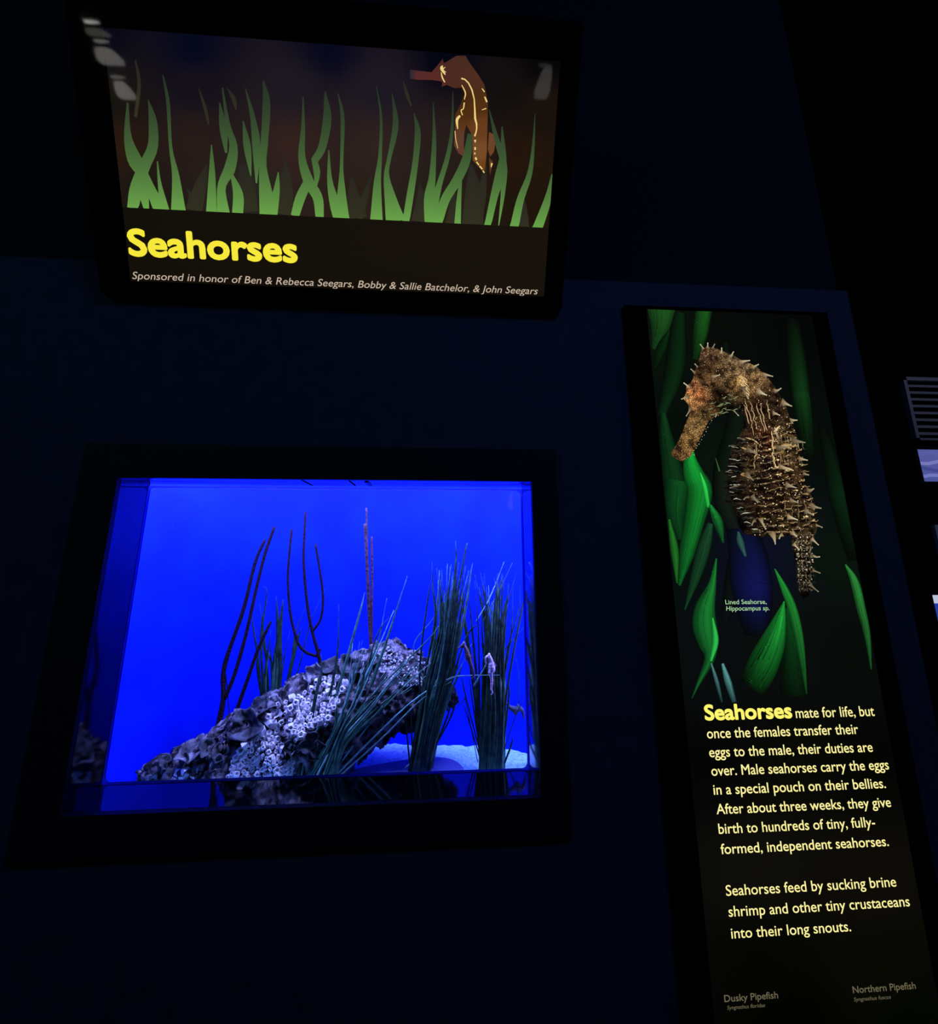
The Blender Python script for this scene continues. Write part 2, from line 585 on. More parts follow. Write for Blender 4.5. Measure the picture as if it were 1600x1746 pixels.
shells = [(424, 1240, 34, 0, (-.3, -.9, .5)), (447, 1208, 26, 0, (-.5, -.6, .6)), (330, 1282, 26, 1, (-.2, -.8, .7)), (352, 1276, 16, 0, (.2, -.8, .6)),
          (318, 1300, 18, 0, (-.7, -.6, .2)), (377, 1288, 18, 0, (.3, -.8, .7)), (268, 1312, 15, 0, (-.5, -.7, .6)), (282, 1300, 13, 0, (0, -.7, .7)), (262, 1330, 12, 1, (-.3, -.9, .2)),
          (540, 1150, 22, 1, (-.5, -.8, .3)), (522, 1168, 16, 1, (-.6, -.8, 0)), (562, 1138, 20, 0, (-.2, -.7, .7)), (600, 1140, 26, 0, (-.1, -.9, .6)), (628, 1150, 17, 1, (.1, -.9, .4)),
          (590, 1162, 16, 0, (0, -1, .3)), (640, 1126, 14, 0, (-.2, -.8, .6)), (668, 1118, 13, 1, (0, -.8, .7)), (527, 1266, 20, 0, (.2, -.9, .1)), (500, 1275, 18, 0, (.3, -.9, .2)), (545, 1278, 18, 0, (.2, -.9, 0)),
          (372, 1302, 14, 1, (0, -.9, .3)), (470, 1198, 15, 1, (-.3, -.7, .6)), (570, 1265, 15, 1, (.4, -.9, .2))]
for i, (px, py, r, pale, nr) in enumerate(shells):
    hit, nrm, _, _ = bvh.ray_cast(CAM, ray(px, py).normalized())
    c = hit if hit is not None else at(px, py, RY - 0.03)
    d = Vector(nr).normalized()
    rr = 0.74 * r / F * (1 + c.y)
    mt = Matrix.Translation(c + d * rr * 0.30) @ d.to_track_quat('Z', 'Y').to_matrix().to_4x4() @ Matrix.Rotation(rnd.uniform(0, 6), 4, 'Z') @ Matrix.Diagonal((rr, rr, rr, 1))
    s = shell_mb(i)
    m = MB()
    m.add([mt @ v for v in s.v], s.f)
    obj('oyster_shell', m, M_PALESH if pale else M_OYST, rock, smooth=True)

# ------------------------------------------------------------------ sea whips
M_WHIP = mottled('brown_sea_whip', (0.006, 0.003, 0.010), (0.024, 0.010, 0.024), 260, 0.85, 0.5, 0.1)
M_RED = mottled('rusty_sea_whip', (0.035, 0.014, 0.026), (0.10, 0.045, 0.07), 160, 0.8, 0.4, 0.15)


def stem(name, pts, parent, mat, w0, w1, Y=None, n=28):
    """pts: (px, py, Y); widths in photo pixels"""
    P = smooth_path(pts, n)
    m = MB()
    q = [at(a, b, c) for a, b, c in P]
    rad = [max(0.0006, (w0 + (w1 - w0) * i / n) / 2 / F * (1 + P[i][2])) for i in range(n + 1)]
    rad = [r * (1 + 0.13 * noise.noise(v * 180)) for r, v in zip(rad, q)]
    m.tube(q, rad, 7)
    obj(name, m, mat, parent, smooth=True)


def whip(label, base, mat, stems, Y):
    t = thing('sea_whip', at(base[0], base[1], Y), label, 'coral', 'sea whips standing on the rock')
    for pts, w0, w1 in stems:
        stem('branch', [(a, b, Y + (c[0] if c else 0)) for a, b, *c in pts], t, mat, w0, w1)
    return t


whip('dark sea whip of three leaning rods at the left end of the rock', (372, 1268), M_WHIP,
     [([(366, 1272), (372, 1240), (381, 1190), (383, 1135), (415, 1040), (435, 960), (452, 900 + 20)], 9, 4.6),
      ([(383, 1192), (400, 1150), (420, 1080), (438, 1000), (452, 945), (468, 898)], 6, 5),
      ([(374, 1258), (392, 1248), (399, 1225), (420, 1165), (441, 1105), (462, 1060)], 7, 4.5),
      ([(383, 1140), (388, 1175), (391, 1215), (396, 1232)], 1.6, 1.2), ([(373, 1225), (381, 1236), (381, 1248)], 2.2, 1.8)], 0.262)
whip('dark sea whip with three upright curved branches at the middle of the rock', (547, 1150), M_WHIP,
     [([(549, 1150), (543, 1115), (533, 1078), (524, 1030), (518, 960), (519, 920), (521, 873)], 5.5, 3.8),
      ([(541, 1119), (522, 1112), (508, 1095), (496, 1050), (491, 990), (494, 940), (498, 902)], 4.5, 3.8),
      ([(533, 1077), (547, 1055), (551, 1020), (546, 975), (538, 928)], 4, 4), ([(543, 1118), (546, 1106)], 4, 3)], 0.262)
whip('straight rusty red sea whip standing tallest above the rock', (633, 1110), M_RED,
     [([(634, 1115), (631, 1070), (628, 1000), (625, 940), (623, 893)], 6, 5.5), ([(634, 1112), (634, 1050), (635, 980), (634, 915)], 4.5, 3.6), ([(632, 1080), (628, 1010), (626, 930), (625, 866)], 4.5, 3.2)], 0.258)

# ------------------------------------------------------------------ sea grass
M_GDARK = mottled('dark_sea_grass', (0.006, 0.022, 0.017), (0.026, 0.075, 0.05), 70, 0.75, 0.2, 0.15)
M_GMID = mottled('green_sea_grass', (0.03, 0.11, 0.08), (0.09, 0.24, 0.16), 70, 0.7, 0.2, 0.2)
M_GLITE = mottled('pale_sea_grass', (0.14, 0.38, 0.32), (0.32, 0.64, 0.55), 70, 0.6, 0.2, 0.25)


def keep_in(p):
    p = Vector(p)
    p.y = max(p.y, 0.118)
    ee = ((p.x - EX) / EA) ** 2 + ((p.y - EY) / EB) ** 2
    if ee > 0.94:
        s_ = math.sqrt(0.94 / ee)
        p.y = EY + (p.y - EY) * s_
    return p


def blade(parent, pts, w, mat, n=16, Y0=0.2, Y1=0.2):
    P = smooth_path(pts, n)
    q, rad = [], []
    for i, (a, b) in enumerate(P):
        u = i / n
        Y = Y0 + (Y1 - Y0) * u
        q.append(keep_in(at(a, b, Y)))
        rad.append(max(0.00035, w / 2 / F * (1 + Y) * (1.0 if u < 0.55 else max(0.12, 1 - ((u - 0.55) / 0.45) ** 1.2 * 0.88))))
    m = MB()
    m.tube(q, rad, 6, flat=0.30)
    obj('blade', m, mat, parent, smooth=True)


def clump(label, base, Y, explicit, fans):
    t = thing('sea_grass', keep_in(at(base[0], base[1], Y)), label, 'sea grass', 'sea grass clumps in the tank')
    for pts, w, mat, dy in explicit:
        blade(t, pts, w, mat, Y0=Y, Y1=Y + dy)
    for n, b, spread_b, mids, tips, w, mats, dy in fans:
        for k in range(n):
            u = rnd.random()
            v = min(1, max(0, u + rnd.uniform(-.18, .18)))
            bx = b[0] + (u - .5) * spread_b
            by = b[1] + rnd.uniform(-4, 6)
            mp = [(ml[0] + (mr[0] - ml[0]) * u + rnd.gauss(0, 2), ml[1] + (mr[1] - ml[1]) * u) for ml, mr in mids]
            (tx0, ty0), (tx1, ty1) = tips
            j = rnd.uniform(0, 0.72) ** 1.25
            tx = tx0 + (tx1 - tx0) * v + rnd.gauss(0, 7)
            ty = ty0 + (ty1 - ty0) * v
            lx, ly = mp[-1]
            tx, ty = tx + (lx - tx) * j, ty + (ly - ty) * j
            yy = Y + rnd.uniform(-.02, .02)
            blade(t, [(bx, by)] + mp + [(tx, ty)], w * rnd.uniform(.7, 1.25), rnd.choice(mats), Y0=yy, Y1=yy + dy + rnd.uniform(-.02, .02))
    return t


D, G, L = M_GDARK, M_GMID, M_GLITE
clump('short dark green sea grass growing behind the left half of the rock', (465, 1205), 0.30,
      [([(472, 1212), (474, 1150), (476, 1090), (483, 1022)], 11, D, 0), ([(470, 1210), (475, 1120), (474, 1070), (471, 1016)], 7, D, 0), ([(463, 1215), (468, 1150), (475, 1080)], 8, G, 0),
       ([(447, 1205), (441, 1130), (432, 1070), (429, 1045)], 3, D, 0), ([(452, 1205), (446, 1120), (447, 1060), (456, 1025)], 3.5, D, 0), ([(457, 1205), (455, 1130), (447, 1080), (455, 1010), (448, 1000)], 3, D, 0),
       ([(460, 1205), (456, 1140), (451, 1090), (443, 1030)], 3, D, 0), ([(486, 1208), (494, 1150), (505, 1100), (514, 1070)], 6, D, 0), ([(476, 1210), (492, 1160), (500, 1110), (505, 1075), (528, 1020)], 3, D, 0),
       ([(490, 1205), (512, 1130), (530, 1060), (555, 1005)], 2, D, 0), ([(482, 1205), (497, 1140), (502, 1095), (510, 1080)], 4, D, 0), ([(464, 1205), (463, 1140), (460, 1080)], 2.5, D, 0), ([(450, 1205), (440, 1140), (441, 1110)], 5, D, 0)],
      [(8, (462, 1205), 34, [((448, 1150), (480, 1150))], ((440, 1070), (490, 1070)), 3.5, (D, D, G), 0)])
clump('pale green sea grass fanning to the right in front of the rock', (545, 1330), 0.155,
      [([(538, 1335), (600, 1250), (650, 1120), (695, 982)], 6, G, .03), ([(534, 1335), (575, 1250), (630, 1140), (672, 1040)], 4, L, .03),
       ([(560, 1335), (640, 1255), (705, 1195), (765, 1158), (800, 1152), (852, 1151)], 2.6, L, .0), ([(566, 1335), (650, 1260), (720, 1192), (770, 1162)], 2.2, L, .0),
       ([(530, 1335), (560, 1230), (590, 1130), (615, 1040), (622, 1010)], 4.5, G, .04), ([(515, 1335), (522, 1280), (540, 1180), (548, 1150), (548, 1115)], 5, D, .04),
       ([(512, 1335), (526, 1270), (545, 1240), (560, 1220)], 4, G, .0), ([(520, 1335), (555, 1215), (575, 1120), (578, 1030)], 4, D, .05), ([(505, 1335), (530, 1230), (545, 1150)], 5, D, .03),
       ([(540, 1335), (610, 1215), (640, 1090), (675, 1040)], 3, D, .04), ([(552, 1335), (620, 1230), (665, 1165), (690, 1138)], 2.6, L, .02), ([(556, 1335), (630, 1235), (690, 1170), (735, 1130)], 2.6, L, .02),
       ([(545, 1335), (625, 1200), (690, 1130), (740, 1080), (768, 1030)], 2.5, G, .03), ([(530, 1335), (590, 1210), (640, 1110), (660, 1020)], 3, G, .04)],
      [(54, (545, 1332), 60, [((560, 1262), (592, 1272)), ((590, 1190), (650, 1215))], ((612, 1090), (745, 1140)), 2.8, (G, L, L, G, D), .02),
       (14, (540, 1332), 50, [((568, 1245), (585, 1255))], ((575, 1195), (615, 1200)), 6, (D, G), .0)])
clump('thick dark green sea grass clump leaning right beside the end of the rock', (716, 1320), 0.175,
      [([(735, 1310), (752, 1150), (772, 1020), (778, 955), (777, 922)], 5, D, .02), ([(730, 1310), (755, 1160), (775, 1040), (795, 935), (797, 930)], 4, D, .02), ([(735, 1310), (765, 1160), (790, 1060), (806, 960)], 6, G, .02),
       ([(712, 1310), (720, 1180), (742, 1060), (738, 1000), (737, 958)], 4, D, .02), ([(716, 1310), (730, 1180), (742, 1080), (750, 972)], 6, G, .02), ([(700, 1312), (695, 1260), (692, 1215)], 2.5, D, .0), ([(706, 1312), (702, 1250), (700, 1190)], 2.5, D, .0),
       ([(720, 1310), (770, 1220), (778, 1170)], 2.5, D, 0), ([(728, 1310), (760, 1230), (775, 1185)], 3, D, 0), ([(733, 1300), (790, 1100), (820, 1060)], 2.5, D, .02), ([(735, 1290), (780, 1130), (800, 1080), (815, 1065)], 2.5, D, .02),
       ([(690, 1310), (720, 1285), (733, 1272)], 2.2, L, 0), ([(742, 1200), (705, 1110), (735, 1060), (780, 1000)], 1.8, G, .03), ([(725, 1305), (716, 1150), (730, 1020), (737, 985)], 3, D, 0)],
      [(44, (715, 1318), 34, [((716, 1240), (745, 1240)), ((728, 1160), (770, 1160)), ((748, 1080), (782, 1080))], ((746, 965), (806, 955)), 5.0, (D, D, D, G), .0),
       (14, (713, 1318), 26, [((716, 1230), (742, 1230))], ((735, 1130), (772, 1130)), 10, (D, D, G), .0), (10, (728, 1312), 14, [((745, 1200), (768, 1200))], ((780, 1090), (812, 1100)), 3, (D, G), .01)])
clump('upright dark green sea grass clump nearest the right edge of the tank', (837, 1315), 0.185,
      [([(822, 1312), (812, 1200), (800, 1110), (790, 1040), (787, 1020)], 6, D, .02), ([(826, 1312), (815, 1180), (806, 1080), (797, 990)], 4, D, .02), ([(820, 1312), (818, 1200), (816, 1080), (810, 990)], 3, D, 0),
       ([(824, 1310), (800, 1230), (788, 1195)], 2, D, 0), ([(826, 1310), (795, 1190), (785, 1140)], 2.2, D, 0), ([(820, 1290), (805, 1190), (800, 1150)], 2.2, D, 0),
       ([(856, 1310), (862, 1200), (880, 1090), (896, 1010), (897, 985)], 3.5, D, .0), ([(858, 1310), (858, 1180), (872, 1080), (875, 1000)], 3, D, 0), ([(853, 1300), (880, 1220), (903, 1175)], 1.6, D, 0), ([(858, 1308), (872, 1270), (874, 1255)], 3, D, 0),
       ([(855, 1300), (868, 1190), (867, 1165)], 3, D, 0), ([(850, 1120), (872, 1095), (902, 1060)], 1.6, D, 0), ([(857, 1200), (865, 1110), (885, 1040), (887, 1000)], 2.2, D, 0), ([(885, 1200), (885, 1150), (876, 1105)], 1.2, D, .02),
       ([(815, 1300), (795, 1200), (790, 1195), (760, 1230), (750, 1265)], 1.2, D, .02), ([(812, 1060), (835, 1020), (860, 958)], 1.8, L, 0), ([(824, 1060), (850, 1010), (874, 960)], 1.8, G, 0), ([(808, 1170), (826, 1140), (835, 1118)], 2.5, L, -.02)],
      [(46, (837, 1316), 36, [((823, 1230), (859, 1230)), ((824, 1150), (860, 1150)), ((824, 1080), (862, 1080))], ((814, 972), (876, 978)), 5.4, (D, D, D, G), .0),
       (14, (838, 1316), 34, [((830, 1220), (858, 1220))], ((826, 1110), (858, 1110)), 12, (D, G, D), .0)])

g3 = [o for o in COL.objects if o.name.startswith('sea_grass') and 'leaning right beside' in o.get('label', '')][0]
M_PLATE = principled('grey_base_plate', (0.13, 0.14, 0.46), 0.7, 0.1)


def on_level(px, py, z):
    d = ray(px, py)
    return CAM + d * ((z - CAM.z) / d.z)


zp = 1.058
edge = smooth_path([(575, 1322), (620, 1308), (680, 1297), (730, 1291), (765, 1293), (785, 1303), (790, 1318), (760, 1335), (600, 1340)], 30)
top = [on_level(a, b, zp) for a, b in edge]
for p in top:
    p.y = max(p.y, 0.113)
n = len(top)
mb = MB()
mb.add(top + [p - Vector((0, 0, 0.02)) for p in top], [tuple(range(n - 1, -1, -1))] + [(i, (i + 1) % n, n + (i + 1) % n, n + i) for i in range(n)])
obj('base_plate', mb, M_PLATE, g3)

# ------------------------------------------------------------------ live seahorses
M_SHP = mottled('pale_pink_skin', (0.50, 0.34, 0.55), (0.85, 0.68, 0.85), 200, 0.6, 0.3, 0.3)
M_SHB = mottled('brown_skin', (0.12, 0.07, 0.09), (0.26, 0.16, 0.17), 200, 0.6, 0.3, 0.3)
M_SHD = mottled('dusky_skin', (0.04, 0.06, 0.10), (0.09, 0.12, 0.2), 200, 0.6, 0.3, 0.3)
M_EYE = principled('eye', (0.01, 0.01, 0.012), 0.2, 0.6)


def seahorse(label, spine, Y, mat, eye, crown, fin):
    """spine: (px, py, width px) from the snout tip to the tail end; one continuous body"""
    mid = spine[len(spine) // 2]
    t = thing('seahorse', at(mid[0], mid[1], Y), label, 'seahorse', 'live seahorses in the tank')
    P = smooth_path(spine, 44)
    m = MB()
    q = [at(a, b, Y) for a, b, w in P]
    rad = [max(0.0008, w / 2 / F * (1 + Y)) * (1 + 0.07 * math.cos(i * 2.2)) for i, (a, b, w) in enumerate(P)]
    m.tube(q, rad, 10, flat=0.8)
    cx, cyy = crown
    c = at(cx, cyy, Y)
    r = 2.4 / F * (1 + Y)
    m.tube([c + Vector((0, 0, -2.2 * r)), c, c + Vector((0.3 * r, 0, 1.2 * r))], [r * 1.3, r, r * .5], 8)
    obj('body', m, mat, t, smooth=True)
    e = at(eye[0], eye[1], Y - 0.0028 - eye[2])
    m = MB()
    m.add([e + v * (1.2 / F * (1 + Y)) for v in IV], IF)
    obj('eye', m, M_EYE, t, smooth=True)
    f0, f1, f2 = (at(a, b, Y) for a, b in fin)
    m = MB()
    nrm = Vector((0, 0.0006, 0))
    m.add([f0 - nrm, f1 - nrm, f2 - nrm, f0 + nrm, f1 + nrm, f2 + nrm], [(0, 1, 2), (5, 4, 3), (0, 3, 4, 1), (1, 4, 5, 2), (2, 5, 3, 0)])
    obj('dorsal_fin', m, mat, t)


seahorse('pale pink seahorse clinging upright to the right sea grass clump',
         [(829, 1131, 3), (829, 1126, 3.5), (830, 1122, 6), (834, 1120.5, 7), (837, 1126, 7), (838, 1134, 10), (839, 1141, 11), (837, 1147, 8), (838, 1154, 5), (839, 1164, 4), (838, 1174, 3), (840, 1181, 2), (837, 1185, 1.2)],
         0.145, M_SHP, (832, 1122, .002), (834, 1117), ((842, 1128), (847, 1134), (842, 1142)))
seahorse('brown seahorse with its head bent left between the two right grass clumps',
         [(780, 1106, 2), (785, 1103, 3), (789, 1101, 6), (793, 1103, 5), (796, 1110, 7), (798, 1119, 9), (801, 1128, 7), (805, 1138, 5), (807, 1147, 4), (808, 1154, 2.5), (804, 1157, 1.5)],
         0.150, M_SHB, (789, 1101, .001), (791, 1097), ((801, 1112), (806, 1119), (803, 1126)))
seahorse('dusky blue seahorse curled at the far right of the tank',
         [(894, 1226, 2), (893, 1220, 4), (891, 1212, 6), (886, 1208, 8), (879, 1210, 10), (873, 1208, 8), (868, 1204, 5), (864, 1199, 3), (861, 1195, 1.5)],
         0.21, M_SHD, (888, 1209, .001), (883, 1204), ((874, 1214), (878, 1220), (884, 1216)))
seahorse('dark seahorse half hidden behind the leaning grass clump below the rock end',
         [(766, 1216, 2), (765, 1211, 4), (760, 1205, 6), (754, 1202, 5), (748, 1198, 5), (742, 1203, 8), (738, 1212, 8), (739, 1222, 5), (742, 1232, 3), (740, 1238, 1.4)],
         0.21, M_SHD, (761, 1206, .001), (758, 1200), ((735, 1205), (729, 1212), (735, 1218)))


# ------------------------------------------------------------------ flat prints
class Plane:
    """a sign face: origin, in-plane axes and outward normal"""

    def __init__(s, o, u, v):
        s.o, s.u, s.v = Vector(o), Vector(u).normalized(), Vector(v).normalized()
        s.n = s.u.cross(s.v).normalized()

    def hit(s, px, py):
        d = ray(px, py)
        p = CAM + d * ((s.o - CAM).dot(s.n) / d.dot(s.n)) - s.o
        return p.dot(s.u), p.dot(s.v)

    def pt(s, a, b, h=0.0):
        return s.o + s.u * a + s.v * b + s.n * h


def ribbon(mb, pl, pts, h, cc, ce, cc2=None, ce2=None, n=18, scale=1.0, clip=None, lop=0.0):
    """printed leaf: pts (px, py, width px); colour runs from the middle line (cc) to the rim (ce), start to end"""
    cc2, ce2 = cc2 or cc, ce2 or ce
    P = smooth_path(pts, n)
    L_ = [pl.hit(a, b) for a, b, w in P]
    vs, cs = [], []
    for i in range(n + 1):
        a0, a1 = L_[max(i - 1, 0)], L_[min(i + 1, n)]
        dx, dz = a1[0] - a0[0], a1[1] - a0[1]
        l = math.hypot(dx, dz) or 1
        nx, nz = -dz / l, dx / l
        px, py, w = P[i]
        e = pl.hit(px + 1, py)
        hw = max(w, 0.5) / 2 * scale * (e[0] - L_[i][0])
        for k in (-1, -.66, -.33, 0, .33, .66, 1):
            x, z = L_[i][0] + nx * hw * k, L_[i][1] + nz * hw * k
            if clip:
                x = min(max(x, clip[0]), clip[1])
                z = min(max(z, clip[2]), clip[3])
            vs.append(pl.pt(x, z, h))
            t, q = i / n, min(1.0, abs(k - lop) / (1 - lop) if k > lop else abs(k - lop) / (1 + lop))
            q = q ** 1.5
            cs.append(tuple((a + (b - a) * t) * (1 - q) + (c + (d - c) * t) * q for a, b, c, d in zip(lin(cc), lin(cc2), lin(ce), lin(ce2))))
    mb.add(vs, [(i * 7 + k, i * 7 + k + 1, i * 7 + k + 8, i * 7 + k + 7) for i in range(n) for k in range(6)], cs)


def idw(q, ctrl):
    s, r = 0, [0, 0, 0]
    for x, y, c in ctrl:
        w = 1 / ((q[0] - x) ** 2 + (q[1] - y) ** 2 + 4) ** 1.5
        s += w
        for k in range(3):
            r[k] += w * lin(c)[k]
    return tuple(v / s for v in r)


def patch(mb, pl, poly, h, ctrl, step=None):
    """printed area: outline in photo pixels laid on the sign face, colours from control spots"""
    pts = [Vector(p) for p in poly]
    nb_ = len(pts)
    if step:
        x0, x1 = min(p.x for p in pts), max(p.x for p in pts)
        y0, y1 = min(p.y for p in pts), max(p.y for p in pts)
        y = y0 + step / 2
        while y < y1:
            x = x0 + step / 2
            while x < x1:
                if inside((x, y), poly):
                    pts.append(Vector((x, y)))
                x += step
            y += step
    r = delaunay_2d_cdt(pts, [], [list(range(nb_))], 1, 1e-4)
    vs = [pl.pt(*pl.hit(v.x, v.y), h) for v in r[0]]
    cs = [idw((v.x, v.y), ctrl) if isinstance(ctrl, list) else lin(ctrl) for v in r[0]]
    fs = []
    for f in r[2]:
        a, b, c = (r[0][i] for i in f[:3])
        if (b.x - a.x) * (c.y - a.y) - (b.y - a.y) * (c.x - a.x) > 0:
            f = list(reversed(f))
        fs.append(tuple(f))
    mb.add(vs, fs, cs)


def disc(mb, pl, px, py, r, h, c, n=7, sx=1.0):
    vs = [pl.pt(*pl.hit(px + sx * r * math.cos(2 * PI * k / n), py - r * math.sin(2 * PI * k / n)), h) for k in range(n)]
    mb.add(vs, [tuple(range(n))], [lin(c)] * n)


def text_mb(body, pl, left, right, cap_px, h, bold=0.0, shear=0.0):
    """letters whose baseline runs from photo point left to right on the sign face"""
    cu = bpy.data.curves.new('t', 'FONT')
    cu.body = body
    cu.size = 1.0
    cu.shear = shear
    cu.resolution_u = 4
    o = bpy.data.objects.new('t', cu)
    COL.objects.link(o)
    g = bpy.context.evaluated_depsgraph_get()
    me = bpy.data.meshes.new_from_object(o.evaluated_get(g))
    bpy.data.objects.remove(o)
    xs = [v.co.x for v in me.vertices]
    x0, x1 = min(xs), max(xs)
    a, b = pl.hit(*left), pl.hit(*right)
    zb = (a[1] + b[1]) / 2
    c = pl.hit(left[0], left[1] - cap_px)
    cap = c[1] - a[1]
    kx, kz = (b[0] - a[0]) / (x1 - x0), cap / 0.729
    m = MB()
    rb = bold * kz
    kx = (b[0] - a[0] - 2 * rb) / (x1 - x0)
    for ox, oz in ([(math.cos(k * PI / 6) * rb, math.sin(k * PI / 6) * rb) for k in range(12)] if bold else [(0, 0)]):
        m.add([pl.pt(a[0] + rb + (v.co.x - x0) * kx + ox, zb + v.co.y * kz + oz, h) for v in me.vertices], [tuple(p.vertices) for p in me.polygons])
    bpy.data.meshes.remove(me)
    return m


def merge(parts):
    m = MB()
    for p in parts:
        m.add(p.v, p.f, p.c)
    return m


# ------------------------------------------------------------------ overhead sign
SY0, SZ0, SZ1, SY1 = -0.030, 2.000, 2.440, -0.262          # face: bottom and top edge (y, z)
sv = Vector((0, SY1 - SY0, SZ1 - SZ0))
SL = sv.length
SP = Plane((0, SY0, SZ0), (1, 0, 0), sv)
sign = thing('exhibit_sign', (-0.19, 0.0, 2.0), 'backlit sign tilted over the tank with green grass and yellow title', 'sign')
FXL, FXR = -0.655, 0.275
mb = MB()
back = [SP.pt(0, -0.018, -0.004), SP.pt(0, SL + 0.02, -0.004), Vector((0, 0.0, SZ1 + 0.02)), Vector((0, 0.0, SZ0 - 0.018))]
mb.add([Vector((x, p.y, p.z)) for x in (FXL, FXR) for p in back], [(3, 2, 1, 0), (4, 5, 6, 7), (0, 1, 5, 4), (1, 2, 6, 5), (2, 3, 7, 6), (3, 0, 4, 7)])
obj('housing', mb, M_BLACK, sign)
UL, UR = SP.hit(209, 354)[0], SP.hit(936, 388)[0]
VB = SP.hit(570, 371)[1]
# printed background
mb = MB()
NX, NZ = 30, 24
VT = 0.447
VBOT = 0.003
gridc = [(165, 70, (6, 8, 22)), (330, 80, (6, 9, 30)), (560, 85, (7, 9, 30)), (760, 100, (5, 6, 20)), (930, 110, (6, 5, 8)), (190, 170, (24, 20, 16)), (330, 150, (22, 18, 28)), (500, 150, (30, 26, 34)), (650, 150, (30, 25, 36)),
         (860, 150, (20, 16, 16)), (930, 180, (26, 18, 13)), (200, 250, (42, 26, 16)), (330, 240, (40, 28, 25)), (500, 250, (52, 34, 30)), (640, 250, (48, 35, 32)), (760, 250, (40, 30, 28)), (900, 270, (36, 22, 12)), (230, 330, (30, 25, 20)),
         (420, 330, (40, 36, 30)), (600, 340, (44, 32, 24)), (760, 350, (38, 32, 22)), (900, 350, (32, 22, 12))]
vs, cs = [], []
for j in range(NZ + 1):
    for i in range(NX + 1):
        u, v = UL + (UR - UL) * i / NX, VB + (VT - VB) * j / NZ
        vs.append(SP.pt(u, v, 0.0002))
        # photo pixel of this spot for the printed colours
        p = vs[-1] - CAM
        px, py = PX + F * p.dot(RIGHT) / p.dot(FWD), PY + F * p.dot(DOWN) / p.dot(FWD)
        cs.append(idw((px, py), gridc))
mb.add(vs, [(j * (NX + 1) + i, j * (NX + 1) + i + 1, (j + 1) * (NX + 1) + i + 1, (j + 1) * (NX + 1) + i) for j in range(NZ) for i in range(NX)], cs)
obj('picture_background', mb, M_PRINT, sign, color=True)
mb = MB()
mb.add([SP.pt(a, b, 0.0002) for a, b in ((UL, VBOT), (UR, VBOT), (UR, VB), (UL, VB))], [(0, 1, 2, 3)], [lin((20, 16, 9)), lin((24, 19, 12)), lin((26, 20, 15)), lin((20, 16, 10))])
obj('title_band', mb, M_PRINT, sign, color=True)
# grass picture
Z1 = lambda pts: [(100 + x / 3.2, y / 3.2, w / 3.2) for x, y, w in pts]
Z2 = lambda pts: [(500 + x / 3.2, y / 3.2, w / 3.2) for x, y, w in pts]
faint = [Z1(p) for p in ([(420, 330, 10), (440, 460, 20), (420, 640, 18)], [(700, 1030, 8), (730, 1080, 40), (725, 1145, 60)], [(810, 900, 10), (780, 1000, 60), (740, 1145, 90)], [(1010, 900, 60), (1030, 1040, 90), (1050, 1155, 80)], [(1240, 860, 10), (1240, 1000, 70), (1230, 1170, 110)], [(765, 480, 4), (800, 590, 20), (820, 680, 8)], [(920, 480, 4), (955, 540, 25), (970, 600, 6)])]
faint += [Z2(p) for p in ([(320, 960, 10), (330, 1080, 70), (350, 1190, 110)], [(430, 950, 6), (390, 1080, 40), (350, 1190, 60)], [(690, 1000, 8), (700, 1100, 60), (690, 1210, 90)], [(880, 1030, 10), (870, 1130, 40), (860, 1220, 60)], [(970, 900, 20), (985, 1050, 90), (980, 1225, 120)], [(1050, 900, 10), (1030, 1050, 50), (990, 1225, 80)], [(1260, 1080, 6), (1260, 1160, 40), (1260, 1240, 60)], [(600, 440, 4), (620, 510, 18), (645, 580, 8)], [(170, 520, 8), (180, 700, 30), (160, 840, 12)])]
mb = MB()
CL = (UL, UR, VB, VT)
for p in faint:
    ribbon(mb, SP, p, 0.0004, (42, 40, 34), (40, 38, 32), (52, 50, 34), (50, 48, 32), clip=CL)
green = [Z1(p) for p in (
    [(378, 560, 10), (378, 740, 40), (415, 870, 80), (460, 950, 60), (515, 1060, 60), (560, 1145, 85)], [(490, 545, 4), (515, 660, 45), (515, 800, 55), (470, 905, 60), (425, 1030, 70), (405, 1140, 60)], [(440, 950, 40), (465, 1060, 50), (480, 1140, 30)],
    [(540, 880, 6), (552, 1000, 20), (580, 1145, 50)], [(570, 410, 6), (598, 560, 20), (612, 800, 18), (640, 960, 40), (655, 1150, 80)], [(835, 790, 6), (838, 950, 35), (835, 1160, 58)], [(880, 560, 6), (900, 700, 42), (915, 835, 12)],
    [(895, 480, 8), (925, 680, 25), (955, 800, 45), (935, 920, 60), (890, 1020, 45), (900, 1165, 70)], [(945, 950, 15), (980, 1060, 55), (978, 1165, 60)], [(1008, 660, 6), (1030, 800, 40), (1050, 960, 6)], [(1020, 480, 4), (1060, 640, 28), (1080, 800, 45), (1080, 1000, 8)],
    [(1118, 440, 6), (1135, 560, 42), (1125, 760, 40), (1115, 900, 40), (1130, 1040, 70), (1145, 1175, 95)], [(1200, 940, 6), (1190, 1040, 35), (1165, 1175, 60)], [(1335, 530, 6), (1335, 700, 22), (1328, 860, 40), (1365, 990, 58), (1415, 1080, 55), (1425, 1185, 45)],
    [(1455, 500, 6), (1467, 640, 45), (1440, 800, 42), (1395, 880, 38)], [(1395, 870, 30), (1410, 940, 36), (1405, 1020, 10)], [(1365, 985, 45), (1320, 1080, 52), (1290, 1180, 45)], [(1475, 820, 6), (1480, 980, 28), (1505, 1100, 55), (1535, 1195, 70)],
    [(1525, 510, 4), (1550, 640, 22), (1545, 900, 18), (1545, 1050, 45), (1550, 1195, 75)])]
